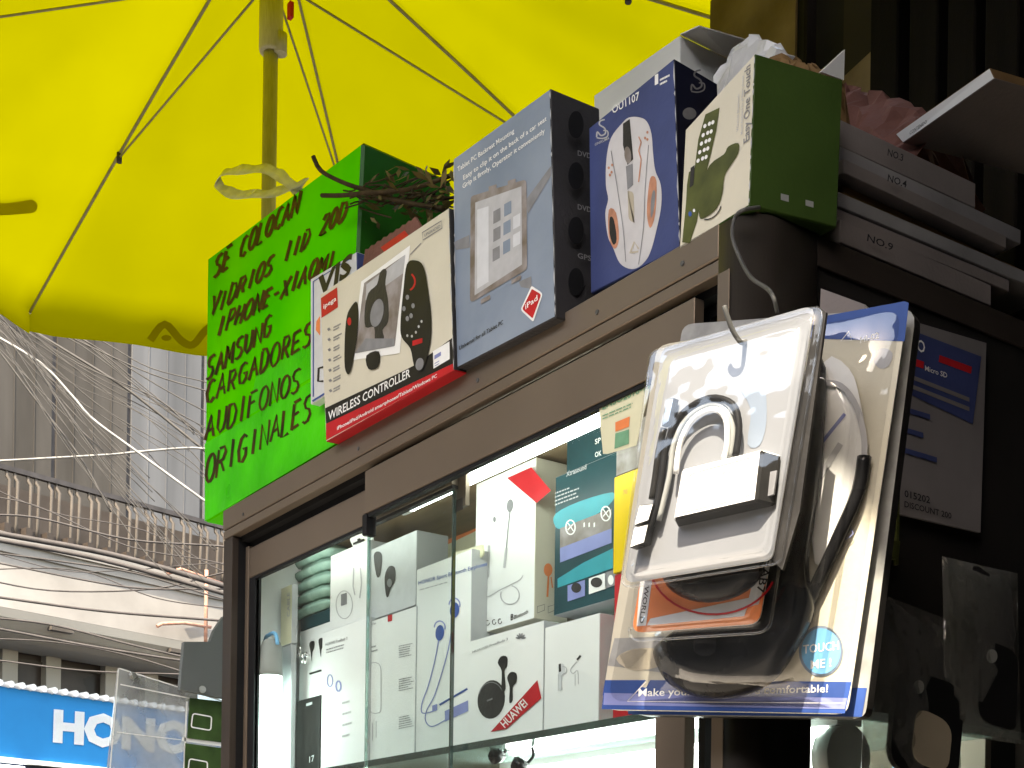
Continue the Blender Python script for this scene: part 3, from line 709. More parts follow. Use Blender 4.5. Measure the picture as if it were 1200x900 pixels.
# plastic strap loop tied on the sign box
pts = smooth([tuple(atY(*p, SY + .06)) for p in ((358, 214), (330, 223), (298, 228), (268, 225), (255, 214), (262, 203), (288, 198), (318, 200), (336, 212), (356, 232))], 4)
mb = MB(); wv = Vector((.1, .75, .65)).normalized()
A = [mb.bm.verts.new(Vector(p) - wv * .007 + Vector((0, 0, -.004 + .002 * math.sin(i)))) for i, p in enumerate(pts)]; B = [mb.bm.verts.new(Vector(p) + wv * .007 + Vector((0, 0, .004 + .002 * math.sin(i * 1.7)))) for i, p in enumerate(pts)]
for i in range(len(pts) - 1): mb.bm.faces.new([A[i], A[i + 1], B[i + 1], B[i]]).smooth = True
tag(mb.build('plastic_loop', 'white_film', solid=.0006), 'pale looped plastic bag handle sticking up behind the green box', 'plastic loop')

# ---------------------------------------------------------------- VIS box
o, f, fr = carton('printed_box', 'white box lettered VIS squeezed between the green box and the controller box', [(364, 474), (420, 440), (418, 295), (364, 327)], .010, (0, .014, 0), ['pale_print', 'navy_card'], [0, 1, 1, 0, 0, 0])
prn('lettering', o, 'black_print', lambda mb: f.text(mb, 'VIS', (370, 351), (411, 320), (3, -25), bold=.04))
prn('printed_line', o, 'blue_print', lambda mb: (f.line(mb, [(367, 465), (367, 330), (412, 302)], 1.3), f.line(mb, [(366, 470), (384, 459)], 2)))
prn('printed_picture', o, 'orange_print', lambda mb: f.poly(mb, zc([(45, 490), (30, 470), (32, 440), (45, 420)], 360, 230, 3)))
prn('printed_picture', o, 'dark_card', lambda mb: f.line(mb, zc([(57, 600), (40, 605), (38, 650), (57, 650)], 360, 230, 3), 2.5))
# ---------------------------------------------------------------- controller box
IY = -.017
o, f, fr = carton('controller_box', 'cream box picturing a black wireless game controller, red along its bottom', [(382, 518), (532, 434), (526.5, 243), (375, 345)], IY, (-.001, .024, .001), ['cream_card', 'dark_card', 'red_card'], [0, 1, 1, 0, 0, 2], bevel=.001)
IF = f; Zc = lambda pts: zc(pts, 360, 230, 3)
prn('printed_band', o, 'red_print', lambda mb: f.poly(mb, Zc([(66, 800), (513, 588), (514, 611), (66, 858)]), .0003))
prn('printed_band', o, 'black_print', lambda mb: f.poly(mb, Zc([(63, 745), (330, 618), (385, 590), (511, 497), (512.5, 588), (66, 800)]), .0004))
prn('printed_logo', o, 'red_print', lambda mb: f.poly(mb, Zc([(48, 358), (105, 320), (108, 390), (50, 428)])))
prn('logo_lettering', o, 'white_print', lambda mb: f.text(mb, 'ipega', (360 + 57 / 3, 230 + 396 / 3), (360 + 102 / 3, 230 + 366 / 3), (0, -5.5)))
def pic(mb):
    f.poly(mb, Zc([(190, 300), (362, 172), (325, 552), (155, 577)]), .0006, 0)
    f.poly(mb, Zc([(200, 305), (345, 205), (308, 525), (168, 552)]), .0008, 1)
    f.poly(mb, Zc([(208, 310), (345, 205), (338, 270), (205, 365)]), .0009, 4)
    f.poly(mb, Zc(smooth([(255, 270), (270, 255), (280, 265), (275, 310), (285, 370), (285, 440), (265, 470), (270, 500), (240, 510), (235, 460), (205, 460), (202, 400), (215, 340), (245, 310)], 3, True)), .0010, 2)
    f.poly(mb, Zc(ell(245, 410, 22, 50, .2)), .0012, 3)
    f.poly(mb, Zc([(168, 552), (205, 500), (308, 500), (306, 527)]), .0011, 5)
prn('printed_picture', o, ['white_print', 'brown_print', 'dark_card', 'grey_print', 'light_grey_print', 'grey_print'], pic)
def pads(mb):
    f.poly(mb, Zc(smooth([(150, 395), (175, 372), (180, 450), (165, 560), (148, 625), (132, 600), (132, 500), (138, 430)], 4, True)), .0013, 0)
    f.poly(mb, Zc(smooth([(350, 240), (378, 225), (408, 245), (425, 330), (436, 430), (432, 520), (410, 600), (388, 618), (374, 590), (362, 535), (332, 495), (328, 440), (338, 330)], 4, True)), .0013, 0)
    f.poly(mb, Zc(smooth([(208, 560), (252, 545), (250, 600), (215, 607)], 3, True)), .0013, 0)
    f.line(mb, Zc(arc(345, 300, 34, 34, -50, 60)), 2, .0015, 1)
    for x, y in ((352, 355), (340, 395), (352, 430), (372, 385), (365, 420)): f.poly(mb, Zc(ell(x, y, 6, 9)), .0015, 2)
    for x, y in ((352, 490), (368, 492), (382, 478), (392, 458), (402, 440)): f.poly(mb, Zc(ell(x, y, 3.5, 5)), .0015, 3)
    f.poly(mb, Zc([(370, 508), (405, 498), (405, 515), (370, 526)]), .0015, 1)
    f.poly(mb, Zc(ell(395, 590, 14, 22, .2)), .0014, 2)
    f.poly(mb, Zc(ell(148, 440, 7, 14)), .0015, 1)
prn('printed_controller', o, ['black_print', 'red_print', 'grey_print', 'light_grey_print'], pads)
prn('title_lettering', o, 'white_print', lambda mb: f.text(mb, 'WIRELESS CONTROLLER', (360 + 74 / 3, 230 + 788 / 3), (360 + 362 / 3, 230 + 634 / 3), (0, -10)))
prn('fine_lettering', o, 'white_print', lambda mb: f.text(mb, 'iPhone/iPad/Android smartphones/Tablets/Windows PC', (360 + 105 / 3, 230 + 822 / 3), (360 + 456 / 3, 230 + 636 / 3), (0, -4.2)))
def misc(mb):
    for i in range(7):
        y = 470 + i * 36
        f.line(mb, Zc([(72 + i, y), (80 + i, y - 5)]), 3, mi=0); f.lines(mb, (360 + 92 / 3, 230 + (y - 6) / 3), (360 + 122 / 3, 230 + (y - 22) / 3), (0, -1), 2, 3.2, 1.6)
    f.line(mb, Zc([(404, 128), (472, 86), (474, 112), (406, 154)]), 1, close=True); f.text(mb, 'UPGRADED', (360 + 412 / 3, 230 + 143 / 3), (360 + 468 / 3, 230 + 109 / 3), (0, -3.5))
    f.line(mb, Zc([(362, 205), (400, 165)]), 1)
prn('fine_print', o, 'grey_print', misc)
prn('white_label', o, 'white_print', lambda mb: f.poly(mb, Zc([(442, 545), (500, 510), (501, 572), (444, 606)]), .0007))
prn('label_print', o, 'lavender_print', lambda mb: (f.poly(mb, Zc([(447, 560), (470, 546), (470, 560), (447, 574)]), .0009), f.lines(mb, (360 + 448 / 3, 230 + 590 / 3), (360 + 472 / 3, 230 + 576 / 3), (0, -1), 2, 3, 1.2, .0009)))
# torn kraft flap with red sticker
kf = empty('torn_carton', atY(455, 300, .02), 'torn reddish brown carton flap poking up behind the controller box', 'carton flap')
KF = Face((0, .0095, 0), (0, -1, 0)); mb = MB()
edge = [(428 + i * 58 / 16, 292 - i * 38 / 16 + (2 if i % 2 else 0)) for i in range(17)]
mb.prism([KF.q(*p) for p in [(425, 312)] + edge + [(494, 268), (496, 290)]], (0, .004, 0)); mb.build('flap', 'kraft_red', kf)
mb = MB(); KF.poly(mb, [(446, 290), (474, 270), (479, 276), (452, 298)], .0005); mb.build('sticker', 'red_print', kf, norm=False)
# ---------------------------------------------------------------- tablet mount box
TY = -.012
q = [(533, 433), (651, 372), (645, 103), (531, 186)]
fr = [atY(*p, TY) for p in q]; bk = atZ(703, 127, fr[2].z) - fr[2]; bk.z = 0
o, f, fr = carton('tablet_mount_box', 'tall blue grey box picturing a tablet mount, beside the controller box', q, TY, bk, ['tablet_card', 'tablet_side', 'kraft'], [0, 1, 1, 0, 2, 1], bevel=.0014)
Zt = lambda pts: zc(pts, 500, 60, 2.369)
prn('title_lettering', o, 'white_print', lambda mb: (f.text(mb, 'Tablet PC Backrest Mounting', *Zt([(86, 335), (243, 226)]), (-.5, -5.5)), f.text(mb, 'Easy to clip it on the back of a car seat', *Zt([(102, 358), (333, 192)]), (-.5, -5.5)), f.text(mb, 'Grip it firmly, Operator it conveniently', *Zt([(100, 382), (328, 226)]), (-.5, -5.5))))
prn('fine_lettering', o, 'dark_card', lambda mb: f.text(mb, 'Universal for all Tablet PC', *Zt([(90, 830), (212, 757)]), (0, -5)))
def tab(mb):
    f.poly(mb, Zt([(270, 420), (345, 318), (345, 345), (282, 450)]), .0004, 1); f.poly(mb, Zt([(75, 530), (118, 510), (120, 545), (80, 552)]), .0004, 1)
    f.poly(mb, Zt([(255, 640), (290, 625), (292, 660), (262, 655)]), .0004, 1)
    f.poly(mb, Zt(rquad([(120, 700), (279, 605), (277, 355), (122, 403)], .05)), .0006, 0)
    f.poly(mb, Zt([(133, 678), (265, 592), (263, 375), (135, 420)]), .0008, 2)
    for x, y in ((172, 378), (225, 362)): f.poly(mb, Zt([(x, y + 10), (x + 22, y + 3), (x + 22, y - 9), (x, y - 2)]), .0008, 0)
    for x, y in ((150, 690), (235, 635)): f.poly(mb, Zt([(x, y), (x + 26, y - 14), (x + 26, y - 2), (x, y + 12)]), .0008, 0)
    for i, (x, y) in enumerate(((185, 530), (213, 512), (240, 495), (183, 585), (212, 565), (240, 545), (185, 480), (215, 460))):
        f.poly(mb, Zt([(x, y), (x + 20, y - 11), (x + 20, y - 46), (x, y - 35)]), .0010, (3, 4, 5)[i % 3])
    f.poly(mb, Zt([(140, 660), (172, 640), (172, 430), (140, 440)]), .0010, 5)
prn('printed_tablet', o, ['brown_print', 'grey_print', 'light_grey_print', 'grey_print', 'tablet_card', 'pale_print'], tab)
prn('price_sticker', o, 'white_print', lambda mb: f.poly(mb, Zt(rquad([(260, 718), (296, 752), (323, 672), (291, 651)], .12)), .0006))
prn('price_sticker', o, 'red_print', lambda mb: f.poly(mb, Zt(rquad([(265, 716), (294, 742), (318, 675), (292, 660)], .1)), .0008))
prn('sticker_lettering', o, 'white_print', lambda mb: f.text(mb, 'iPad', *Zt([(274, 717), (308, 690)]), (-.5, -6), .0010))
RF = Face(fr[1], bk.cross(Vector((0, 0, 1))))
prn('side_print', o, ['rubber_black', 'grey_print'], lambda mb: ([RF.ell(mb, 675, y, 9, 16, .0006, 0) for y in (146, 206, 270, 330)], [RF.text(mb, s, (677, y), (693, y + 4), (0, -6), .0006, 1) for s, y in (('DVD', 182), ('DVD', 245), ('GPS', 302))]))
# ---------------------------------------------------------------- mouse box
MY = .018
q = [(692, 344), (797, 291), (790, 68), (690, 150)]
fr = [atY(*p, MY) for p in q]; bk = atZ(841, 98, fr[2].z) - fr[2]; bk.z = 0
o, f, fr = carton('mouse_box', 'navy blue box picturing a white gaming mouse', q, MY, bk, ['navy_card', 'navy_dark'], [0, 1, 1, 1, 1, 0], bevel=.001)
Zm = lambda pts: zc(pts, 680, 20, 3)
def mouse(mb):
    f.poly(mb, Zm(smooth([(150, 370), (172, 353), (205, 352), (233, 366), (250, 410), (256, 480), (264, 540), (283, 590), (285, 660), (270, 740), (245, 830), (215, 872), (180, 886), (140, 866), (115, 810), (97, 770), (88, 690), (98, 640), (90, 590), (92, 500), (108, 425)], 4, True)), .0004, 0)
    f.poly(mb, Zm([(150, 375), (174, 358), (186, 500), (166, 520), (150, 450)]), .0007, 1); f.poly(mb, Zm(ell(167, 485, 12, 30, -.1)), .0009, 3)
    f.poly(mb, Zm([(160, 525), (184, 515), (186, 590), (166, 608)]), .0007, 4); f.poly(mb, Zm(rquad([(170, 720), (190, 722), (188, 608), (166, 612)], .2)), .0007, 5)
    f.poly(mb, Zm(smooth([(250, 560), (268, 578), (264, 690), (246, 742), (234, 690), (240, 600)], 3, True)), .0007, 2)
    f.poly(mb, Zm(smooth([(100, 678), (126, 688), (136, 780), (120, 815), (100, 770)], 3, True)), .0007, 2)
    f.poly(mb, Zm(smooth([(104, 705), (118, 712), (128, 780), (116, 800), (103, 760)], 3, True)), .0009, 1)
    f.poly(mb, Zm(smooth([(256, 610), (264, 620), (258, 680), (248, 705), (248, 650)], 3, True)), .0009, 4)
    f.line(mb, Zm(smooth([(108, 470), (130, 600), (150, 740), (160, 860)], 4)), .8, .0008, 4); f.line(mb, Zm(smooth([(240, 450), (228, 600), (222, 740), (205, 870)], 4)), .8, .0008, 4)
    for a, b in (((205, 420), (214, 440)), ((214, 440), (205, 470)), ((205, 470), (214, 500)), ((214, 500), (205, 580))): f.line(mb, Zm([a, b]), 1.4, .0009, 2)
    for x, y in ((100, 530), (110, 545), (104, 555), (112, 520), (236, 405), (228, 425), (236, 430)): f.poly(mb, Zm(ell(x, y, 4, 5)), .0009, 2)
    f.line(mb, Zm([(175, 830), (190, 790), (205, 815)]), 2, .0009, 5); f.line(mb, Zm([(180, 828), (204, 824)]), 2, .0009, 5)
prn('printed_mouse', o, ['mouse_shell', 'dark_card', 'mouse_glow', 'brown_print', 'grey_print', 'skin_print'], mouse)
prn('lettering', o, 'white_print', lambda mb: (f.text(mb, 'OU1107', *Zm([(113, 340), (208, 288)]), (-.5, -9)), f.text(mb, 'GAMING MOUSE', *Zm([(215, 905), (330, 845)]), (0, -5)), f.poly(mb, Zm([(262, 240), (274, 234), (274, 198), (262, 204)])), f.lines(mb, *Zm([(280, 225), (318, 206)]), (0, -1), 2, 5, 2.4)))
def emb(F_, mb, cx, cy, s):
    F_.line(mb, smooth([(cx + 3 * s, cy - 14 * s), (cx - 3 * s, cy - 12 * s), (cx - 4 * s, cy - 7 * s), (cx + 3 * s, cy - 2 * s), (cx + 4 * s, cy + 5 * s), (cx - 2 * s, cy + 8 * s), (cx - 7 * s, cy + 3 * s), (cx - 8 * s, cy + 10 * s)], 4), 2 * s)
    F_.line(mb, smooth([(cx - 8 * s, cy + 11 * s), (cx, cy + 12 * s), (cx + 7 * s, cy + 9 * s), (cx + 7 * s, cy + 2 * s), (cx + 1 * s, cy + 1 * s)], 4), 1.6 * s)
prn('emblem', o, 'light_grey_print', lambda mb: (emb(f, mb, 706, 152, .85), f.text(mb, 'ONIKUMA', (697, 171), (714, 163), (0, -3))))
RM = Face(fr[1], bk.cross(Vector((0, 0, 1))))
prn('emblem', o, 'grey_print', lambda mb: (emb(RM, mb, 818, 96, 1.0), RM.ell(mb, 808, 133, 8, 7)))
# ---------------------------------------------------------------- keyboard box
KY = .0
q = [(796, 293), (878, 241), (885, 62), (803, 152)]
fr = [atY(*p, KY) for p in q]; bk = atZ(988, 93, fr[2].z) - fr[2]; bk.z = 0
o, f, fr = carton('keyboard_box', 'white and dark green box picturing an olive keypad, at the cabinet corner', q, KY, bk, ['cream_card', 'green_card', 'kraft'], [0, 1, 1, 1, 2, 1], bevel=.001)
prn('printed_keypad', o, ['olive_print', 'bright_card', 'blue_print', 'dark_card'], lambda mb: (
    f.poly(mb, Zm([(440, 342), (490, 318), (478, 400), (462, 470), (445, 540), (432, 600), (410, 720), (385, 795), (358, 792), (372, 650), (375, 590), (382, 545), (402, 530), (415, 430)]), .0004, 0),
    f.poly(mb, Zm(smooth([(455, 520), (505, 482), (520, 455), (556, 443), (555, 480), (530, 520), (507, 560), (500, 620), (480, 672), (440, 704), (418, 700), (425, 600)], 3, True)), .0006, 0),
    f.line(mb, Zm(arc(440, 640, 58, 72, 20, 95)), 1.2, .0007, 3),
    [f.poly(mb, Zm(ell(x + dx, y + dy, 5, 8, .4)), .0008, 1) for (x, y) in ((452, 378), (446, 410), (440, 440), (434, 470), (428, 500)) for dx, dy in ((-14, 5), (2, -3), (14, -8)) if True],
    f.poly(mb, Zm(ell(386, 692, 6, 9)), .0008, 2), f.poly(mb, Zm(ell(400, 680, 4, 6)), .0008, 1), f.poly(mb, Zm([(388, 530), (402, 520), (398, 590), (384, 600)]), .0008, 3)))
prn('title_lettering', o, 'grey_print', lambda mb: f.text(mb, 'Easy One Touch', *Zm([(594, 432), (598, 165)]), (-7, 4.5)))
prn('fine_lettering', o, 'light_grey_print', lambda mb: (f.text(mb, 'Mount Keyboard for all Smart phones', *Zm([(571, 410), (575, 205)]), (-2.6, 1.6)), f.text(mb, 'Wireless Bluetooth', *Zm([(556, 400), (560, 270)]), (-2.6, 1.6))))
GF = Face(fr[1], bk.cross(Vector((0, 0, 1))))
prn('side_lettering', o, 'olive_print', lambda mb: GF.text(mb, 'Click Tiny & Drive Safely', *Zm([(768, 580), (790, 215)]), (-6, -2), .0006))
prn('side_mark', o, 'grey_plastic', lambda mb: [GF.poly(mb, Zm([(x, y), (x + 28, y + 8), (x + 28, y - 28), (x, y - 36)]), .0006) for x, y in ((705, 642), (792, 662))])
def worn(o, f, p0, p1, seed, mtl='light_grey_print'):
    rnd = random.Random(seed)
    def go(mb):
        t = 0
        while t < 1:
            l = rnd.uniform(.02, .16); a, b = t, min(1, t + l); k = rnd.uniform(.5, 1.5)
            P = lambda u, d: (p0[0] + (p1[0] - p0[0]) * u + d, p0[1] + (p1[1] - p0[1]) * u)
            f.poly(mb, [P(a, -.2), P((a + b) / 2, -.2 - k), P(b, -.2), P((a + b) / 2, .1)], .0005); t = b + rnd.uniform(0, .05)
    prn('worn_edge', o, mtl, go)
for nm, yy, p0, p1, sd in (('tablet_mount_box', TY, (645, 106), (651, 370), 1), ('mouse_box', MY, (790, 72), (797, 288), 2), ('keyboard_box', KY, (884.6, 66), (878, 238), 3), ('controller_box', IY, (526, 247), (532, 432), 4), ('tablet_mount_box', TY, (532.5, 190), (534.5, 430), 5)):
    worn(bpy.data.objects[nm], Face((0, yy, 0), (0, -1, 0)), p0, p1, sd)
# ---------------------------------------------------------------- boxes and bags behind the row
q = [(700, 300), (797, 240), (797, 41), (696, 112)]
o, f, fr = carton('plain_box', 'plain pale grey box standing behind the mouse box', q, .150, (.0, .075, 0), ['white_card', 'kraft'], [0, 0, 1, 0, 1, 0])
mb = MB(); a, b = atY(797, 41, .150), atY(797, 41, .150) + Vector((0, .075, 0)); mb.prism([a, b, b + Vector((.030, .004, .006)), a + Vector((.034, -.004, -.010))], (0, 0, .0012)); mb.build('open_flap', 'white_card', o)
mb = MB(); a, b = atY(745, 75, .150) + Vector((0, .075, 0)), atY(797, 41, .150) + Vector((0, .075, 0)); mb.prism([a, b, b + Vector((.02, .05, .012)), a + Vector((.0, .05, .012))], (0, 0, .0012)); mb.build('open_flap', 'kraft', o)
def rumpled(name, mtl, top, y, drop, dep, seed, label, cat):
    """crumpled folded sheet: ridge line along the px points, falling to front and back"""
    rnd = random.Random(seed); P = [atY(px, py, y) for px, py in smooth(top, 4)]; mb = MB(); rows = []
    for u in (-1, -.75, -.5, -.3, -.12, 0, .15, .4, .7, 1):
        row = []
        for i, p in enumerate(P):
            row.append(mb.bm.verts.new(p + Vector((rnd.uniform(-.004, .004), u * dep + rnd.uniform(-.005, .005), -abs(u) ** 1.3 * drop + (rnd.uniform(-.006, .006) if u else rnd.uniform(-.003, .002))))))
        rows.append(row)
    for a, b in zip(rows, rows[1:]):
        for i in range(len(P) - 1): mb.bm.faces.new([a[i], a[i + 1], b[i + 1], b[i]])
    o = mb.build(name, mtl, solid=.0006); return tag(o, label, cat)
rumpled('plastic_bag', 'white_wrap', [(828, 112), (845, 82), (862, 58), (880, 41), (900, 46), (925, 60)], .165, .10, .035, 3, 'crumpled whitish plastic bag behind the white and green box', 'bag')
rumpled('brown_wrap', 'kraft', [(900, 64), (925, 66), (950, 74), (970, 84), (984, 92)], .12, .05, .02, 5, 'brown crumpled wrapping along the top of the green box side', 'wrapping')
mb = MB(); mb.prism([atX(*p, .016) for p in ((962, 84), (990, 58), (989, 94))], (-.004, 0, 0)); tag(mb.build('paper_corner', 'white_print'), 'white paper corner sticking up above the green box side', 'paper')
rumpled('red_bag', 'kraft_red', [(992, 98), (1015, 108), (1045, 112), (1080, 128), (1110, 150)], .30, .07, .06, 9, 'dull red plastic bag lying above the stacked flat cartons', 'bag')
# flat cartons stacked on the cabinet's side
zz = lambda px, py: atX(px, py, SX).z
stk = [((988, 274), (988, 256), .112, .33, 0.0, 'bottom flat carton of the stack, marked NO.9', 'crate_paper'), ((988, 256), (988, 239), .115, .36, -.003, 'second flat carton from the bottom of the handwritten stack', 'crate_paper'),
       ((1008, 245), (1008, 229), .116, .43, -.001, 'long flat carton, third from the bottom of the stack', 'crate_grey'), ((995, 224), (995, 207), .125, .40, -.012, 'recessed dark brown flat carton in the middle of the stack', 'kraft'),
       ((990, 205), (990, 186), .113, .35, .002, 'flat carton marked NO.4 above the brown one in the stack', 'crate_paper'), ((992, 186), (992, 166), .118, .38, -.004, 'greyer flat carton second from the top of the stack', 'crate_grey'),
       ((1000, 164), (1000, 136), .114, .31, -.006, 'topmost flat carton of the stack, marked NO.3', 'crate_paper')]
prev = 2.1085
for i, (a, b, y0, y1, dx, lab, cm) in enumerate(stk):
    z1 = zz(*b) + .001
    if i: prev += .0012
    mb = MB(); c = Vector((SX - .004 + dx - .06, (y0 + y1) / 2, prev)); mb.box(-.06, .06, -(y1 - y0) / 2, (y1 - y0) / 2, 0, z1 - prev, bevel=.0008)
    bmesh.ops.rotate(mb.bm, verts=mb.bm.verts, matrix=Matrix.Rotation(random.uniform(-.02, .02), 3, 'Z')); bmesh.ops.translate(mb.bm, verts=mb.bm.verts, vec=c)
    o = tag(mb.build('flat_carton', cm), lab, 'carton', 'flat cartons stacked on the cabinet top')
    prev = z1
    fS = Face((SX - .0005 + dx, 0, 0), (1, 0, 0))
    wr = {0: [('NO.9', (1016, 282), (1046, 294))], 4: [('NO.4', (1040, 212), (1062, 220))], 6: [('NO.3', (1040, 182), (1058, 189))]}.get(i, [])
    if wr: prn('hand_lettering', o, 'black_print', lambda mb: [fS.text(mb, t, p0, p1, (1, -8), .0012) for t, p0, p1 in wr])
# leaning white flat box
A, B = atD(1049, 157, 1.36), atD(1160, 79, 1.27); A2, B2 = atD(1058, 168, 1.36), atD(1166, 92, 1.27)
ext = Vector((.05, .34, .02))
lb = empty('flat_box', A + ext * .5, 'flat box with a bright white edge resting tilted above the carton stack', 'box')
mb = MB(); mb.hexa([A2, B2, B, A], [p + ext for p in (A2, B2, B, A)], [0, 1, 1, 1, 1, 2], .0008); mb.build('box_body', ['bright_card', 'kraft', 'crate_paper'], lb)
LF = Face(A, (B - A).cross(A2 - A)); prn('fine_lettering', lb, 'grey_print', lambda mb: LF.text(mb, 'CONTENIDO', (1066, 158), (1086, 144), (0, -4)))
# dried twigs behind the controller box
tw = empty('dried_branch', atY(450, 230, .04), 'dried twiggy branch with olive leaves lying between the boxes', 'branch')
random.seed(11)
mb = MB(); TWY = .0
def tp(px, py, y): return tuple(atY(px, py, y))
for pts, r in (([tp(367, 183, -.012), tp(376, 200, -.005), tp(400, 213, .0), tp(425, 222, .01), tp(470, 236, .03), tp(520, 245, .05)], [.003, .0032, .0035, .004, .0035, .002]),
               ([tp(377, 229, -.012), tp(400, 229, -.004), tp(430, 226, .008), tp(480, 222, .03), tp(530, 205, .06)], [.0028, .0032, .0035, .003, .0015])):
    mb.tube(smooth(pts, 3), [max(.0012, r[0])] * len(smooth(pts, 3)), 6)
for i in range(44):
    x, y = random.uniform(400, 510), random.uniform(215, 245); yy = (x - 375) / 150 * .06
    ang = random.uniform(-.9, .6); ln = random.uniform(18, 55)
    x2, y2 = x + ln * math.cos(ang), y + ln * math.sin(ang) * .7
    mb.tube(smooth([tp(x, y, yy), tp((x + x2) / 2, (y + y2) / 2 - random.uniform(-4, 4), yy + .01), tp(x2, y2, yy + random.uniform(0, .04))], 3), .0011, 5)
mb.build('twigs', 'twig_bark', tw)
mb = MB()
for i in range(95):
    x, y = random.uniform(428, 532), 0; y = random.uniform(195, 262) - (x - 428) * .12 + 6
    c = atY(x, y, random.uniform(.0, .085)); a = Vector((random.gauss(0, 1), random.gauss(0, 1), random.gauss(0, .8))).normalized(); b = a.orthogonal().normalized(); l = random.uniform(.005, .014); wl = l * random.uniform(.2, .34)
    mb.face([c - a * l, c - a * l * .2 + b * wl, c + a * l, c - a * l * .2 - b * wl])
mb.build('leaves', 'dry_leaf', tw, norm=False)

# ================================================================== inside the cabinet
random.seed(21)
def inner(name, label, pxl, pxr, pyt, y, depth, front='bright_card', side='grey_card', zb=SZ + .0008, cat='box', group=None, pyref=None):
    """carton standing square in the cabinet; px edges measured on its front plane"""
    ref = pyref or pyt + 60
    x0, x1 = atY(pxl, ref, y).x, atY(pxr, ref, y).x; z1 = atY(pxl, pyt, y).z
    mb = MB(); mb.box(x0, x1, y, y + depth, zb, z1, [0, 1, 1, 1, 1, 1], bevel=.0006)
    o = mb.build(name, [front, side], origin=((x0 + x1) / 2, y + depth / 2, zb)); tag(o, label, cat, group)
    return o, Face((0, y, 0), (0, -1, 0)), (x0, x1, zb, z1)
Z4 = lambda pts: zc(pts, 280, 580, 2.812)
Z5 = lambda pts: zc(pts, 460, 520, 2.369)
F0 = .110
# front row left to right
o, f, e = inner('earphone_box', 'white box with pale bud print beside the small black box', 377, 432, 742, F0, .05)
prn('fine_lettering', o, 'grey_print', lambda mb: (f.text(mb, 'HUAWEI FreeBuds 3', *Z4([(285, 498), (357, 477)]), (0, -3.5)), f.lines(mb, *Z4([(288, 512), (350, 494)]), (0, -1), 2, 3.5, 1.2)))
prn('printed_picture', o, 'lavender_print', lambda mb: (f.line(mb, Z4(arc(300, 612, 9, 20, 0, 360)), 1.2, close=False), f.line(mb, Z4(arc(328, 630, 8, 17, 0, 360)), 2.0)))
prn('fine_print', o, 'light_grey_print', lambda mb: f.lines(mb, *Z4([(340, 690), (375, 680)]), (0, -1), 4, 13, 2.4))
o, f, e = inner('power_bank_box', 'white box with a small red logo and columns of fine print', 432.5, 487, 729, F0 + .004, .05)
prn('printed_logo', o, 'red_print', lambda mb: f.poly(mb, Z4(rquad([(490, 419), (505, 415), (505, 393), (490, 397)], .15))))
prn('lettering', o, 'grey_print', lambda mb: (f.text(mb, 'Redmi Power', *Z4([(432, 432), (452, 426)]), (0, -3)), f.lines(mb, *Z4([(432, 505), (462, 497)]), (0, -1), 2, 5, 1.5)))
prn('fine_print', o, 'grey_print', lambda mb: [f.lines(mb, *Z4([(527, y), (576, y - 10)]), (0, -1), 6, 2.6, 1.0) for y in (500, 610, 735)])
prn('printed_picture', o, 'light_grey_print', lambda mb: (f.line(mb, Z4(rquad([(430, 730), (468, 715), (468, 545), (430, 555)], .2)), 1.0, close=True), f.line(mb, Z4([(440, 750), (440, 810)]), 1), f.line(mb, Z4([(452, 745), (452, 800)]), 1)))
o, f, e = inner('sport_earphone_box', 'tall white box lettered HONOR with blue neckband earphones', 487.5, 552, 668, F0 + .006, .04)
prn('lettering', o, 'blue_print', lambda mb: f.text(mb, 'HONOR Sport Bluetooth Earphones', *Z5([(72, 392), (262, 338)]), (0, -4.6)))
prn('fine_print', o, 'light_grey_print', lambda mb: f.lines(mb, *Z5([(75, 408), (190, 375)]), (0, -1), 1, 3, 1.4))
prn('printed_picture', o, ['lavender_print', 'blue_print'], lambda mb: (
    f.poly(mb, Z5(ell(131, 525, 12, 22, .1)), .0006, 1), f.line(mb, Z5(arc(131, 510, 15, 18, 180, 380)), 1.6), f.poly(mb, Z5(ell(172, 462, 13, 22, .1)), .0006, 1), f.line(mb, Z5(arc(172, 447, 15, 18, 180, 380)), 1.6),
    f.line(mb, Z5(smooth([(128, 545), (118, 600), (100, 670), (82, 720), (84, 748), (120, 740)], 5)), 1.3), f.line(mb, Z5(smooth([(166, 485), (155, 570), (120, 690), (95, 740), (92, 770), (110, 785), (145, 768)], 5)), 1.3),
    f.poly(mb, Z5([(110, 745), (124, 740), (124, 722), (110, 727)]), .0006), f.poly(mb, Z5([(145, 772), (210, 742), (210, 712), (145, 742)]), .0006), f.line(mb, Z5([(130, 725), (208, 680)]), 2.4, mi=1)))
ht = tag(MB().prism([f.q(*p, .0) + Vector((0, .012, 0)) for p in Z5(rquad([(128, 345), (232, 308), (228, 275), (150, 298)], .15))], (0, .002, 0)).build('hang_tab', 'sticker_paper'), 'cream hang tab above the tall HONOR earphone box', 'hang tab')
o, f, e = inner('earbud_box', 'white box with a round black earbud case and red ribbon', 549, 636.5, 752, F0, .06)
prn('printed_earbuds', o, ['dark_card', 'black_print', 'grey_print'], lambda mb: (
    f.poly(mb, Z5(ell(274, 710, 38, 54, .12)), .0004, 0), f.line(mb, Z5(arc(274, 712, 36, 50, 200, 330)), 1.0, .0006, 2), f.poly(mb, Z5(smooth([(292, 608), (302, 590), (318, 592), (318, 618), (311, 632), (314, 680), (302, 690), (303, 632)], 3, True)), .0006, 1),
    f.poly(mb, Z5(smooth([(318, 650), (328, 634), (344, 638), (344, 662), (334, 676), (334, 712), (324, 718), (325, 676)], 3, True)), .0006, 1), f.lines(mb, *Z5([(262, 716), (288, 706)]), (0, -1), 1, 3, 2, .0008, 2)))
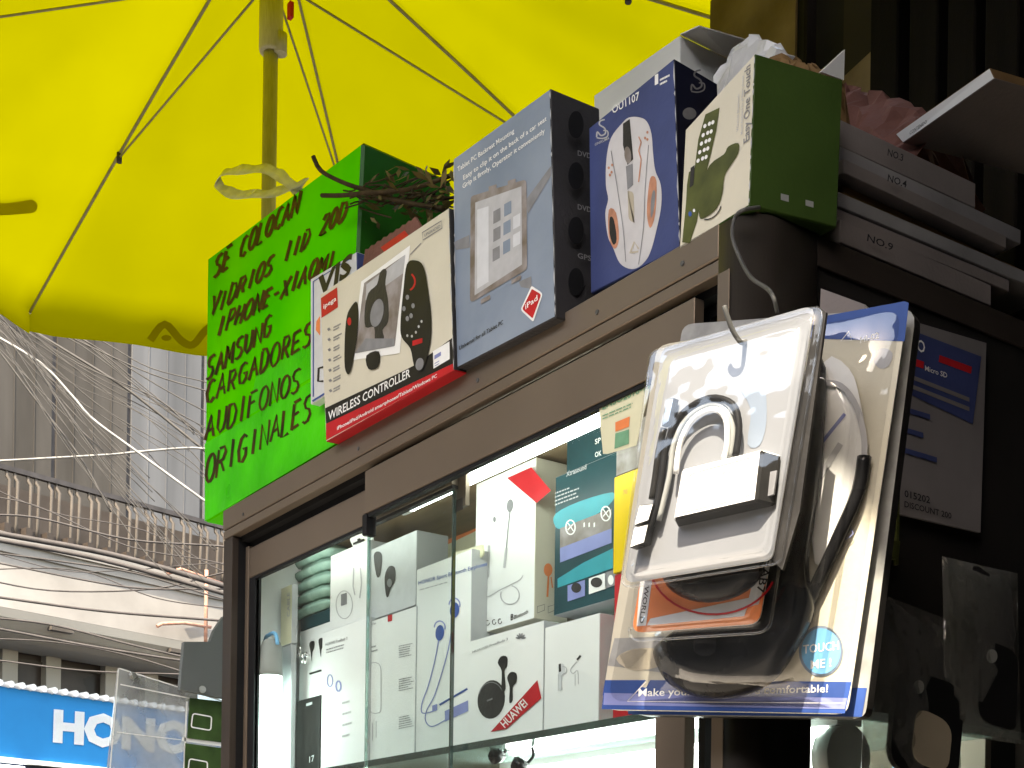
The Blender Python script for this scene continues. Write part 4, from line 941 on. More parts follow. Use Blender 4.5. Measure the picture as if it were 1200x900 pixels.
prn('fine_lettering', o, 'grey_print', lambda mb: f.text(mb, 'HUAWEI FreeBuds 3', *Z5([(222, 582), (320, 545)]), (0, -3)))
prn('printed_logo', o, 'grey_print', lambda mb: [f.poly(mb, Z5(ell(356 + 8 * math.cos(a), 541 + 9 * math.sin(a), 7, 2.6, a)), .0005) for a in [math.radians(q) for q in (190, 222, 254, 286, 318, 350)]])
prn('red_ribbon', o, 'red_print', lambda mb: f.poly(mb, Z5([(272, 800), (316, 792), (413, 706), (402, 656)]), .0010))
prn('ribbon_lettering', o, 'white_print', lambda mb: f.text(mb, 'HUAWEI', *Z5([(312, 790), (376, 724)]), (-6, -7.0), .0014))
o, f, e = inner('small_earbud_box', 'square white box picturing two white stemmed earbuds', 638, 702, 736, F0, .05, side='pale_print', pyref=790)
prn('printed_earbuds', o, ['light_grey_print', 'dark_card', 'pale_print'], lambda mb: (
    f.poly(mb, Z5(smooth([(460, 615), (475, 612), (480, 635), (470, 645), (470, 680), (462, 684), (460, 640)], 3, True)), .0005, 2), f.poly(mb, Z5([(461, 612), (467, 610), (468, 632), (462, 634)]), .0007, 1),
    f.line(mb, Z5(smooth([(472, 618), (482, 622), (482, 636), (470, 644), (470, 684)], 3)), 1.0, .0006, 0), f.line(mb, Z5([(460, 640), (460, 686)]), .8, .0006, 0),
    f.poly(mb, Z5([(510, 598), (520, 586), (524, 590), (514, 602)]), .0007, 1), f.line(mb, Z5(smooth([(512, 605), (500, 618), (494, 630), (502, 638), (514, 630), (516, 668)], 3)), 1.0, .0006, 0), f.line(mb, Z5([(507, 640), (507, 672)]), .8, .0006, 0)))
# second tier
o, f, e = inner('charger_box', 'white box with a printed watch charging coil, on the bud print box', 387, 431, 652, F0 + .003, .045, zb=atY(400, 737, F0).z + .001, pyref=690)
prn('printed_picture', o, ['light_grey_print', 'grey_print'], lambda mb: (f.line(mb, Z4(arc(347, 362, 27, 46, 0, 360, 22)), 1.0), f.poly(mb, Z4([(336, 366), (356, 360), (356, 322), (336, 328)]), .0005, 1), f.line(mb, Z4([(378, 240), (376, 300), (382, 330)]), 1.4), f.line(mb, Z4([(400, 240), (404, 290), (398, 340)]), 1.4), f.lines(mb, *Z4([(305, 212), (360, 192)]), (0, -1), 2, 3, 1.0)))
tag(MB().prism([f.q(*p) + Vector((0, .010, 0)) for p in Z4(rquad([(360, 176), (422, 158), (416, 112), (342, 138)], .18))], (0, .002, 0)).build('hang_tab', 'white_print'), 'white hang tab with a dark slot at the left door edge', 'hang tab')
prn('tab_slot', bpy.data.objects['hang_tab.001'], 'dark_card', lambda mb: Face((0, F0 + .0125, 0), (0, -1, 0)).poly(mb, Z4([(376, 165), (414, 152), (412, 144), (402, 148), (398, 142), (390, 145), (390, 152), (376, 158)]), .0008))
o, f, e = inner('bud_carton', 'greyish green box with two black ear buds, on the fine print box', 432.5, 487.5, 645, F0 + .008, .05, front='pale_print', zb=atY(440, 723, F0).z + .001, pyref=690)
prn('printed_earbuds', o, ['dark_card', 'grey_print'], lambda mb: (f.poly(mb, Z4(smooth([(444, 200), (458, 186), (472, 200), (468, 255), (460, 272), (452, 262)], 3, True)), .0005, 0), f.poly(mb, Z4(smooth([(480, 270), (494, 236), (514, 240), (515, 280), (500, 310), (492, 336), (484, 328)], 3, True)), .0005, 0), f.poly(mb, Z4(ell(496, 290, 8, 14)), .0007, 1)))
zt_ = atY(560, 735, F0).z + .002
o, f, e = inner('bluetooth_earphone_box', 'tall white box picturing white wired earphones above the red ribbon box', 557, 627, 568, F0 + .030, .05, side='cream_card', zb=zt_, pyref=650)
prn('printed_earphones', o, ['grey_print', 'light_grey_print'], lambda mb: (
    f.poly(mb, Z5(ell(326, 172, 9, 18, .1)), .0005, 0), f.line(mb, Z5([(326, 188), (320, 240), (316, 290)]), 1.2), f.line(mb, Z5([(316, 290), (310, 345)]), 3.0, mi=1), f.line(mb, Z5([(268, 282), (265, 370)]), 3.0, mi=1), f.poly(mb, Z5(ell(283, 210, 4, 8)), .0005, 0),
    f.line(mb, Z5(smooth([(265, 370), (256, 400), (262, 425), (300, 405), (350, 380), (362, 365)], 5)), 1.2, mi=1), f.line(mb, Z5(arc(326, 420, 26, 26, -80, 200, 16)), 1.3, mi=1)))
prn('lettering', o, 'black_print', lambda mb: (f.text(mb, 'Bluetooth', *Z5([(338, 487), (376, 470)]), (0, -4.5)), f.text(mb, 'B', *Z5([(328, 491), (336, 487)]), (0, -7)), [f.line(mb, Z5(arc(x, 500 - (x - 240) * .12, 5, 7, 0, 300, 8)), .9) for x in (244, 264, 282, 298)]))
sfc = Face((e[1] + .0006, 0, 0), (1, 0, 0))
prn('side_print', o, 'orange_print', lambda mb: (sfc.poly(mb, Z5(ell(432, 350, 12, 18))), sfc.line(mb, Z5([(433, 365), (430, 425)]), 2.2), sfc.line(mb, Z5([(440, 370), (444, 400)]), 1.4)))
prn('side_mark', o, 'grey_print', lambda mb: [sfc.line(mb, Z5([(x, 470), (x + 20, 462), (x + 20, 446), (x, 452)]), .8, close=True) for x in (402, 432)])
rb_ = prn('red_ribbon', o, 'red_print', lambda mb: f.poly(mb, Z5([(318, 95), (400, 165), (440, 130), (385, 65)]), .006)); 
# speaker boxes at the right
o, f, e = inner('speaker_box', 'dark teal box picturing round speakers, above the square white box', 650, 722, 560, F0 + .03, .05, front='teal_card', zb=atY(655, 720, F0 + .03).z, pyref=640)
prn('printed_picture', o, ['teal_print', 'brown_print', 'white_print', 'lavender_print', 'dark_card', 'grey_print'], lambda mb: (
    f.poly(mb, Z5(smooth([(452, 195), (520, 160), (610, 135), (610, 160), (560, 200), (480, 235), (452, 230)], 3, True)), .0004, 0), f.poly(mb, Z5([(458, 400), (612, 345), (612, 290), (530, 330), (458, 375)]), .0004, 0),
    f.poly(mb, Z5([(465, 330), (608, 275), (608, 180), (465, 235)]), .0006, 1), f.poly(mb, Z5([(465, 330), (608, 275), (608, 235), (465, 290)]), .0007, 3),
    [f.line(mb, Z5(arc(x, y, 13, 20, 0, 360, 14)), 1.6, .0009, 2) for x, y in ((494, 232), (592, 194))], [f.line(mb, Z5([(x - 8, y + 8), (x + 8, y - 10)]), 1.2, .0009, 2) for x, y in ((494, 232), (592, 194))], [f.line(mb, Z5([(x - 7, y - 12), (x + 8, y + 10)]), 1.2, .0009, 2) for x, y in ((494, 232), (592, 194))],
    [f.poly(mb, Z5([(x, 232), (x + 4, 230), (x + 4, 218), (x, 220)]), .0009, 2) for x in (530, 544, 558)],
    [f.poly(mb, Z5([(x, y), (x + 48, y - 16), (x + 48, y - 60), (x, y - 44)]), .0009, c) for x, y, c in ((486, 438, 3), (545, 418, 2), (590, 402, 5))], f.poly(mb, Z5(ell(566, 385, 16, 14)), .0012, 4), f.poly(mb, Z5(ell(510, 400, 14, 14)), .0012, 4), f.poly(mb, Z5(ell(606, 378, 8, 14)), .0012, 2)))
prn('lettering', o, 'light_grey_print', lambda mb: (f.text(mb, 'Xtrasound', *Z5([(482, 92), (538, 70)]), (0, -6)), f.lines(mb, *Z5([(450, 140), (520, 114)]), (0, -1), 4, 4.5, 1.6)))
tag(MB().box(e[0] - .045, e[0] - .0015, F0 + .092, F0 + .13, e[2] + .02, e[3] - .004, bevel=.001).build('inner_carton', 'pale_print'), 'pale carton edge left of the dark teal speaker box', 'box')
o, f, e = inner('teal_top_box', 'dark upright box with white lettering behind the tube lamp end', 664, 735, 518, F0 + .034, .04, front='teal_card', zb=e[3] + .001, pyref=545)
prn('lettering', o, 'white_print', lambda mb: (f.text(mb, 'SP', *Z5([(562, 2), (578, -4)]), (0, -6)), f.text(mb, 'OK', *Z5([(562, 38), (580, 32)]), (0, -6))))
o, f, e = inner('yellow_box', 'bright yellow box partly hidden behind the hanging blister pack', 719, 775, 560, F0 + .01, .05, front='yellow_card', side='yellow_card', zb=atY(720, 672, F0 + .01).z, pyref=620)
prn('lettering', o, 'orange_print', lambda mb: f.text(mb, '70', *Z5([(640, 142), (652, 138)]), (0, -5)))
zy = e[2]
tag(MB().box(e[0], e[1], F0 + .012, F0 + .06, e[3] + .001, 2.035, bevel=.001).build('brown_box', 'brown_print'), 'plain brown box on top of the yellow box', 'box')
tag(MB().box(e[0] + .0, e[1], F0 + .012, F0 + .06, SZ + .0008, zy - .001, bevel=.001).build('pink_box', 'red_print'), 'red box just visible below the yellow box', 'box')
o, f, e = inner('beige_stand_in', 'beige carton added in the back row in place of brownish reflections', 498, 560, 612, .26, .06, front='sticker_paper', side='kraft', pyref=650)  # added carton standing in for brownish reflections
prn('printed_band', o, 'orange_print', lambda mb: f.poly(mb, [(500, 640), (558, 612), (558, 622), (500, 650)]))
o, f, e = inner('red_stand_in', 'dull red carton added in the back row in place of brownish reflections', 455, 500, 622, .27, .06, front='kraft_red', side='kraft', pyref=650)  # second added carton in place of the brownish reflections
# left end of the shelf
o, f, e = inner('small_black_box', 'small black box numbered 17 at the left of the shelf', 347, 375, 822, F0, .05, front='black_print', side='dark_card', pyref=860)
prn('lettering', o, 'light_grey_print', lambda mb: (f.text(mb, '17', *Z4([(232, 882), (248, 876)]), (0, -7)), f.lines(mb, *Z4([(222, 696), (248, 688)]), (0, -1), 1, 3, 3)))
zb_ = e[3] + .001
o, f, e = inner('earbud_carton', 'white box with two black earbuds standing on the small black box', 351, 387, 741, F0 + .006, .045, zb=zb_, front='bright_card', pyref=780)
prn('printed_earbuds', o, ['dark_card'], lambda mb: (f.poly(mb, Z4(smooth([(232, 488), (248, 482), (248, 505), (242, 520), (240, 550), (236, 520)], 3, True))), f.poly(mb, Z4(smooth([(262, 478), (276, 472), (278, 495), (272, 510), (270, 535), (266, 510)], 3, True))), f.line(mb, Z4([(232, 590), (272, 578)]), 2.4)))
tag(MB().box(e[0] + .001, e[1] - .001, F0 + .006, F0 + .05, e[3] + .001, e[3] + .02, bevel=.001).build('teal_case', 'teal_card'), 'flat dark teal case on the white earbud box', 'case')
z_tin = e[3] + .022
for i in range(5):
    x0, x1 = xp(354, 700, F0 + .02), xp(390, 700, F0 + .02)
    mb = MB(); h = (atY(360, 652, F0 + .02).z - z_tin) / 5; z0 = z_tin + i * h + .0005
    prof = [(0, .50), (.0, .55), (h * .35, .62), (h * .55, .62), (h * .6, .52), (h * .97, .46)]
    cx, cy = (x0 + x1) / 2 + .004, F0 + .03; L = (x1 - x0)
    rings = []
    for dz, k in prof:
        rings.append([mb.bm.verts.new((cx + L * k * math.copysign(abs(math.cos(a)) ** .5, math.cos(a)), cy + .028 * k / .6 * math.copysign(abs(math.sin(a)) ** .5, math.sin(a)), z0 + dz)) for a in [q * 2 * math.pi / 24 for q in range(24)]])
    for a, b in zip(rings, rings[1:]):
        for k in range(24): mb.bm.faces.new([a[k], a[(k + 1) % 24], b[(k + 1) % 24], b[k]]).smooth = True
    mb.bm.faces.new(rings[0][::-1]); mb.bm.faces.new(rings[-1])
    tag(mb.build('plastic_tub', 'tin_green'), 'stacked glossy green plastic tub at the left of the cabinet', 'tub', 'stack of green plastic tubs')
o, f, e = inner('narrow_carton', 'narrow white carton with vertical grey lettering near the left frame', 329, 342, 690, .085, .010, front='sticker_paper', zb=atY(335, 756, .085).z, pyref=720)
prn('lettering', o, 'light_grey_print', lambda mb: (f.text(mb, 'CABLE', *Z4([(168, 400), (168, 320)]), (-3.5, 1)),))
tag(MB().box(e[0] + .001, e[1] - .001, .0855, .0945, SZ + .0008, e[2] - .001, bevel=.001).build('back_carton', 'grey_card'), 'grey carton under the narrow white carton', 'box')
# capped cylinder; its glow stands in for a reflected LED strip
lp = atY(316, 900, .052); lx, ly = lp.x, .052
ll = empty('capped_cylinder', (lx, ly, SZ), 'grey capped cylinder with a cyan hanging loop, its glow standing in for a reflected LED strip', 'cylinder')
zl = atY(316, 793, ly).z; zc_ = atY(316, 750, ly).z; rl = .0165
mb = MB(); mb.tube([(lx, ly, SZ + .001), (lx, ly, zl)], rl, 20); mb.build('glowing_tube', 'led_glow', ll)
mb = MB(); mb.tube([(lx, ly, zl + .0003), (lx, ly, zl + .008), (lx, ly, zc_ - .01), (lx, ly, zc_ - .004), (lx, ly, zc_)], [rl * 1.05, rl * 1.05, rl * .95, rl * .8, rl * .5], 20); mb.build('cap', 'grey_plastic', ll)
mb = MB(); mb.tube(smooth([(lx - rl * 1.5, ly - .003, zl + .002), (lx - rl * 1.4, ly, zc_), (lx - rl * .5, ly, zc_ + .008), (lx + rl * .8, ly, zc_ + .006), (lx + rl * 1.3, ly, zc_ - .01)], 5), .003, 8); mb.build('hanging_loop', 'sky_print', ll)
# a small clutter of chrome jacks
ja = empty('metal_jacks', atY(357, 770, .10), 'little bundle of shiny metal jacks beside the capped cylinder', 'jacks')
for i in range(6):
    c = atY(random.uniform(350, 360), random.uniform(752, 775), F0 - .006); mb = MB(); d_ = Vector((random.uniform(-.006, .006), 0, random.uniform(-.01, .01)))
    mb.tube([c - d_, c, c + d_], [.0025, .003, .0015], 8); mb.build('jack', 'chrome', ja)
# black earphones lying under the shelf, hung from it
eb = empty('hanging_earbuds', atY(588, 890, .06), 'black earbuds hanging under the glass shelf left of the lamp', 'earbuds')
for cx, cy, r in ((578, 886, 11), (605, 898, 12)):
    c = atY(cx, cy, .06); mb = MB(); rr = r / FPX * 1.5
    mb.tube([c + Vector((0, -.004, 0)), c + Vector((0, 0, 0)), c + Vector((.001, .008, .001)), c + Vector((.002, .014, .003))], [rr * .5, rr, rr * .8, rr * .4], 12); mb.build('earbud', 'gel_black', eb)
    mb = MB(); mb.tube(smooth([c + Vector((0, .01, 0)), c + Vector((.004, .02, .012)), Vector((c.x + .002, .08, SZ - .0085))], 5), .0018, 6); mb.build('wire', 'rubber_black', eb)
# paper sticker on the door glass
KF = Face((0, .0098, 0), (0, -1, 0))
stq = [(705, 533), (746, 524), (764, 438), (702, 472)]
mb = MB(); mb.prism([KF.q(*p) for p in [(707, 532), (712, 532), (746, 522), (766, 437), (702, 471), (704, 500)]], (0, -.0004, 0)); sk = mb.build('glass_sticker', 'sticker_paper'); tag(sk, 'cream paper sticker with green heading taped on the door glass', 'sticker')
KF2 = Face((0, .0093, 0), (0, -1, 0))
prn('heading_lettering', sk, 'green_print', lambda mb: (KF2.text(mb, 'ENSO2018-19', (706, 480), (762, 455), (0, -8)), KF2.lines(mb, (706, 488), (758, 466), (0, -1), 2, 3.5, 1.2)))
prn('printed_picture', sk, ['orange_print', 'green_print'], lambda mb: (KF2.poly(mb, [(721, 506), (737, 500), (738, 488), (721, 495)]), KF2.poly(mb, [(720, 526), (737, 520), (737, 503), (721, 508)], mi=1)))

# ================================================================== things left of the cabinet
ab = empty('acrylic_board', atX(200, 880, -1.3), 'clear acrylic display board with a bolt, left of the cabinet', 'display board')
AF = Face((-1.3, 0, 0), (1, 0, 0)); mb = MB()
mb.prism([AF.q(*p) for p in rquad([(120, 960), (290, 975), (272, 824), (139, 782)], .03)], (-.006, 0, 0)); mb.build('clear_panel', 'acrylic', ab)
mb = MB(); AF.line(mb, [(141, 802), (270, 828)], 1.5, .0008); AF.line(mb, [(219, 822), (213, 960)], 2.2, .0008); AF.line(mb, [(137, 858), (212, 867)], 1.0, .0008); AF.line(mb, [(213, 866), (270, 874)], 4.5, .0008)
AF.line(mb, [(139, 783), (272, 825)], 1.5, .0008); AF.line(mb, [(139, 783), (124, 960)], 1.6, .0008); mb.build('panel_edges', 'white_plastic', ab, norm=False)
c = AF.q(155, 792, .002); mb = MB(); mb.tube([c, c + Vector((.004, 0, 0))], .0065, 6); mb.tube([c + Vector((.004, 0, 0)), c + Vector((.008, 0, 0))], .004, 10); mb.build('bolt', 'steel', ab)
for q, gl in (([(219, 865), (275, 872), (275, 824), (222, 818)], [(224, 852), (247, 856), (248, 840), (241, 838), (226, 836)]), ([(215, 940), (275, 944), (275, 879), (217, 871)], [(220, 907), (243, 908), (243, 893), (236, 890), (222, 889)])):
    mb = MB(); mb.prism([AF.q(*p, .0012) for p in q], (.0025, 0, 0)); cd = mb.build('printed_card', 'circuit_green', ab)
    mb = MB(); AF.line(mb, rquad(gl[:3] + [gl[4]], .15, 3), 1.5, .0045, close=True); mb.build('card_mark', 'white_print', cd, norm=False)
BF = Face((-1.275, 0, 0), (1, 0, 0)); mb = MB()
mb.prism([BF.q(*p) for p in [(211, 808), (290, 824), (290, 735), (262, 722), (252, 737), (246, 752), (216, 752)]], (-.012, 0, 0)); gb = mb.build('grey_bracket_plate', 'fridge_grey'); tag(gb, 'dark grey curved plate above the acrylic board', 'plate')
c = BF.q(237, 808, .001); mb = MB(); mb.tube([c, c + Vector((.002, 0, 0))], .006, 12); mb.build('screw', 'steel', gb)

# ================================================================== hanging packs at the corner
def pack_card(name, label, q, F_, mats, thick=.0008, group=None):
    mb = MB(); mb.prism([F_.q(*p) for p in q], -F_.n * thick, 0, 1); return tag(mb.build(name, mats), label, 'blister pack', group)
def shell(mb, outer, inner_, F_, h, off=.0005):
    """clear blister: flange outline rising to a flat raised top"""
    n = len(outer); mid = [tuple(Vector(o).lerp(Vector(i), .75)) for o, i in zip(outer, inner_)]
    rings = [[mb.bm.verts.new(F_.q(*p, off)) for p in outer], [mb.bm.verts.new(F_.q(*p, off)) for p in mid], [mb.bm.verts.new(F_.q(*p, off + h * .9)) for p in inner_], [mb.bm.verts.new(F_.q(*tuple(Vector(p).lerp(sum((Vector(q) for q in inner_), Vector((0, 0))) / n, .06)), off + h)) for p in inner_]]
    for a, b in zip(rings, rings[1:]):
        for k in range(n): mb.bm.faces.new([a[k], a[(k + 1) % n], b[(k + 1) % n], b[k]]).smooth = True
    mb.bm.faces.new(rings[-1])
# --- rear twin and the wrist rest card
N3 = Vector((.30, -.95, .0)).normalized()
F3 = Face(atD(900, 600, 1.115), N3); F4 = Face(F3.p - F3.n * .016, N3)
q4 = rquad([(745, 836), (1050, 839), (1104, 361), (820, 372)], .045)
q4 = rquad([(735, 838), (1014, 842), (1074, 360), (800, 380)], .045)
o4 = pack_card('wrist_rest_pack', 'rear wrist rest card of which only the shaded right edge shows', q4, F4, ['keyboard_print', 'dark_card'], .012, 'wrist rest packs hanging at the corner')
prn('printed_band', o4, 'blue_print', lambda mb: (F4.poly(mb, [(736, 837), (1010, 840), (1016, 806), (736, 806)], .0006),))
q3 = rquad([(704, 832), (993, 837), (1065, 353), (770, 405)], .045)
o3 = pack_card('wrist_rest_pack', 'front wrist rest card with blue bands and a TOUCH ME circle', q3, F3, ['cream_card', 'white_print'], .001, 'wrist rest packs hanging at the corner')
def bands(mb):
    F3.poly(mb, [(705, 831), (990, 836), (998, 799), (762, 797), (757, 806), (709, 797)], .0003, 0)
    F3.poly(mb, [(709, 797), (757, 797), (735, 822), (706, 815)], .00035, 0)
    F3.poly(mb, [(707, 826), (990, 831), (993, 818), (708, 812)], .0005, 1)
prn('printed_band', o3, ['blue_print', 'lavender_print'], bands)
prn('printed_band', o3, 'blue_print', lambda mb: F3.poly(mb, [(860, 390), (900, 395), (1060, 400), (1065, 355), (1060, 353)], .0003))
prn('lettering', o3, 'white_print', lambda mb: (F3.text(mb, 'Make your mouse more comfortable!', (748, 816), (970, 811), (.5, -9)), F3.line(mb, [(735, 822), (990, 824)], 1), F3.line(mb, [(735, 822), (757, 799)], 1.2),
    F3.text(mb, 'HI-02', (1008, 402), (1030, 396), (0, -7)), F3.line(mb, [(985, 400), (995, 388), (998, 399)], 1, close=True)))
prn('printed_picture', o3, ['keyboard_print', 'skin_print', 'light_grey_print'], lambda mb: (F3.poly(mb, [(712, 780), (790, 790), (800, 745), (720, 748)], .0003, 0), F3.poly(mb, smooth([(722, 772), (745, 760), (780, 762), (790, 775), (745, 786)], 3, True), .0005, 1)))
prn('printed_drop', o3, 'light_grey_print', lambda mb: F3.poly(mb, smooth([(1026, 412), (1036, 408), (1046, 414), (1042, 428), (1032, 432), (1024, 424)], 3, True), .0004))
prn('touch_circle', o3, ['sky_print', 'tablet_card'], lambda mb: (F3.ell(mb, 962, 763, 26, 30, .0005, 1), F3.ell(mb, 962, 763, 23, 27, .0007, 0)))
prn('circle_lettering', o3, 'white_print', lambda mb: (F3.text(mb, 'TOUCH', (941, 766), (983, 761), (0, -10), .0010), F3.text(mb, 'ME !', (950, 784), (974, 781), (0, -10), .0010)))
# crumpled leaflet inside, lit through the gap
prn('leaflet', o3, ['white_print', 'lavender_print', 'light_grey_print'], lambda mb: (F3.poly(mb, smooth([(965, 425), (995, 432), (1008, 470), (1016, 530), (1008, 580), (985, 640), (955, 660), (950, 540)], 3, True), .0035, 0), F3.line(mb, [(962, 520), (990, 485)], 4, .0040, 1), F3.line(mb, [(960, 560), (985, 520)], 7, .0040, 2), F3.line(mb, smooth([(1000, 600), (985, 612), (1000, 625), (975, 640)], 4), .8, .0040, 1)))
# gel wrist rest: solid black bulge and its strap
mb = MB()
out_ = smooth([(767, 758), (772, 785), (790, 806), (825, 818), (868, 816), (905, 800), (932, 765), (955, 715), (948, 660), (962, 560), (968, 430), (940, 440), (905, 560), (860, 690), (800, 735)], 4, True)
cen = Vector((880, 660)); rings = []
for k, h in ((1.0, .0012), (.985, .012), (.90, .022), (.7, .028), (.4, .030)):
    rings.append([mb.bm.verts.new(F3.q(*tuple(Vector((cen.x + (p[0] - cen.x) * k, cen.y + (p[1] - cen.y) * k + (1 - k) * 10)), ), h)) for p in out_])
for a, b in zip(rings, rings[1:]):
    for i in range(len(a)): mb.bm.faces.new([a[i], a[(i + 1) % len(a)], b[(i + 1) % len(a)], b[i]]).smooth = True
mb.bm.faces.new(rings[-1]); mb.build('gel_rest', 'gel_black', o3)
mb = MB(); mb.tube([F3.q(x, y, .007) for x, y in smooth([(1013, 535), (1006, 575), (985, 625), (955, 690), (925, 745), (895, 785)], 4)], .0054, 8); mb.build('strap', 'gel_black', o3)
mb = MB(); F3.line(mb, smooth([(962, 448), (985, 452), (1003, 475), (1012, 510), (1013, 535)], 5), 7, .0060); mb.build('lit_edge', 'light_grey_print', o3, norm=False)  # pale arc paints the light caught by the plastic edge
mb = MB(); F3.poly(mb, ell(826, 760, 13, 9), .0318); F3.poly(mb, [(813, 748), (839, 748), (839, 760), (813, 760)], .0318); mb.build('rest_notch', 'rubber_black', o3, norm=False)
mb = MB(); so_ = rquad([(712, 822), (987, 830), (1057, 362), (790, 412)], .05, 6); si_ = rquad([(752, 800), (948, 800), (1012, 420), (850, 430)], .25, 6); shell(mb, so_, si_, F3, .034); mb.build('clear_shell', 'blister_clear', o3)
# --- orange pack
F2 = Face(f1.q(820, 690) - f1.n * .034, N1)
q2 = rquad([(740, 742), (890, 731), (918, 560), (765, 590)], .09)
o2 = pack_card('orange_pack', 'orange carded blister pack hanging below the bright hub pack', q2, F2, ['orange_print', 'white_print'], .001)
prn('printed_strip', o2, 'pale_print', lambda mb: (F2.poly(mb, [(746, 734), (757, 733), (764, 680), (750, 680)], .0004), F2.poly(mb, [(875, 712), (889, 708), (905, 655), (888, 655)], .0004), F2.poly(mb, [(758, 733), (872, 722), (880, 700), (762, 725)], .0003)))
prn('strip_lettering', o2, 'dark_card', lambda mb: (F2.text(mb, 'HAB7', (897, 654), (886, 694), (9, 1), .0007), F2.text(mb, 'WORLD', (756, 686), (749, 730), (5, 1), .0007)))
mb = MB(); rings = []
ce = (836, 662)
for k, h in ((1, .001), (.96, .010), (.8, .016), (.5, .019)): rings.append([mb.bm.verts.new(F2.q(*p, h)) for p in ell(ce[0], ce[1], 62 * k, 44 * k, -.15, 32)])
for a, b in zip(rings, rings[1:]):
    for i in range(32): mb.bm.faces.new([a[i], a[(i + 1) % 32], b[(i + 1) % 32], b[i]]).smooth = True
mb.bm.faces.new(rings[-1]); mb.build('round_device', 'gel_black', o2)
mb = MB(); F2.line(mb, arc(836, 662, 74, 58, 20, 170, 18), 2.5, .0015); mb.build('printed_ring', 'red_print', o2, norm=False)
mb = MB(); shell(mb, rquad([(736, 752), (902, 741), (928, 560), (755, 585)], .10, 6), rquad([(752, 736), (884, 725), (908, 575), (772, 600)], .12, 6), F2, .022); mb.build('clear_shell', 'blister_clear', o2)
mb = MB(); mb.tube([F2.q(x, y, .001) for x, y in rquad([(736, 752), (902, 741), (928, 560), (755, 585)], .10, 6)], .0012, 6); mb.build('flange_edge', 'blister_clear', o2)
# --- bright hub pack in front
q1 = rquad([(731, 684), (905, 656), (955, 357), (776, 408)], .05)
o1 = pack_card('hub_pack', 'sunlit clear blister pack with a silver hub and looped cable', q1, f1, ['hub_card', 'white_print'], .001)
mb = MB(); mb.prism([f1.q(*p, -.0011) for p in [(957, 358), (968, 366), (937, 600), (917, 668), (906, 657)]], -f1.n * .003); mb.build('shaded_side', 'dark_card', o1)  # pack's side in a dark colour for the shade on it
prn('painted_reflection', o1, ['tablet_card', 'tablet_card'], lambda mb: (f1.poly(mb, smooth([(866, 452), (880, 440), (896, 452), (898, 495), (890, 522), (876, 520), (880, 480)], 3, True), .0004, 1)))  # grey-blue reflection painted as a patch on the card
hq = [(788, 608), (898, 572), (908, 532), (800, 560)]
mb = MB(); mb.hexa([f1.q(*p, .014) for p in [(789, 609), (886, 587), (893, 526), (799, 550)]], [f1.q(*p, .0012) for p in [(794, 619), (911, 593), (917, 533), (804, 556)]], [0, 1, 1, 0, 0, 1], .0015); hbo = mb.build('hub_body', ['silver_face', 'black_print'], o1)
mb = MB(); f1.line(mb, rquad([(797, 601), (880, 581), (886, 534), (805, 556)], .12, 4), .9, .0144, close=True); f1.text(mb, 'USB 2.0', (838, 557), (862, 551), (0, -5), .0145); mb.build('hub_marking', 'light_grey_print', hbo, norm=False)
hq = [(899, 583), (908, 580), (912, 552), (903, 554)]
mb = MB(); mb.prism([f1.q(*p, .0055) + f1.n * 0 for p in hq], f1.n * .002); mb.build('usb_port', 'grey_print', hbo)
mb = MB(); mb.tube([f1.q(x, y, .008) for x, y in smooth([(752, 640), (768, 600), (775, 560), (782, 520), (800, 485), (832, 467), (858, 474), (866, 500), (862, 534)], 4)], .0028, 8); mb.build('cable', 'rubber_black', o1)
mb = MB(); mb.tube([f1.q(x, y, .0065) for x, y in smooth([(772, 610), (784, 560), (790, 520), (806, 490), (832, 474), (850, 480), (859, 505), (856, 536)], 4)], .0022, 8); mb.build('cable', 'grey_plastic', o1)
mb = MB(); mb.tube([f1.q(x, y, .009) for x, y in smooth([(792, 555), (797, 520), (812, 492), (835, 480), (850, 490), (852, 520), (848, 538)], 4)], .0023, 8); mb.build('cable', 'white_plastic', o1)
for q in ([(743, 616), (760, 610), (766, 590), (749, 592)], [(738, 642), (755, 636), (760, 614), (743, 618)]):
    mb = MB(); mb.hexa([f1.q(*p, .013) for p in q], [f1.q(p[0] + 8, p[1] + 3, .002) for p in q], [0, 1, 1, 1, 1, 1], .0006); mb.build('usb_plug', ['silver_face', 'black_print'], o1)
mb = MB(); mb.hexa([f1.q(*p, .011) for p in [(775, 500), (784, 494), (790, 466), (781, 468)]], [f1.q(p[0] + 6, p[1] + 2, .002) for p in [(775, 500), (784, 494), (790, 466), (781, 468)]], [0, 1, 1, 1, 1, 1], .0006); mb.build('usb_plug', ['chrome', 'black_print'], o1)
mb = MB(); mb.tube([f1.q(x, y, .007) for x, y in smooth([(764, 585), (768, 560), (772, 530), (778, 502)], 3)], .0028, 8); mb.build('cable', 'black_print', o1)
so1 = rquad([(727, 690), (916, 660), (966, 357), (762, 412)], .06, 6)
mb = MB(); shell(mb, so1, rquad([(738, 672), (898, 646), (944, 374), (784, 418)], .07, 6), f1, .020); mb.build('clear_shell', 'blister_clear', o1)
mb = MB(); mb.tube([f1.q(x, y, .001) for x, y in so1 + so1[:1]], .0010, 6); mb.build('flange_edge', 'blister_clear', o1)
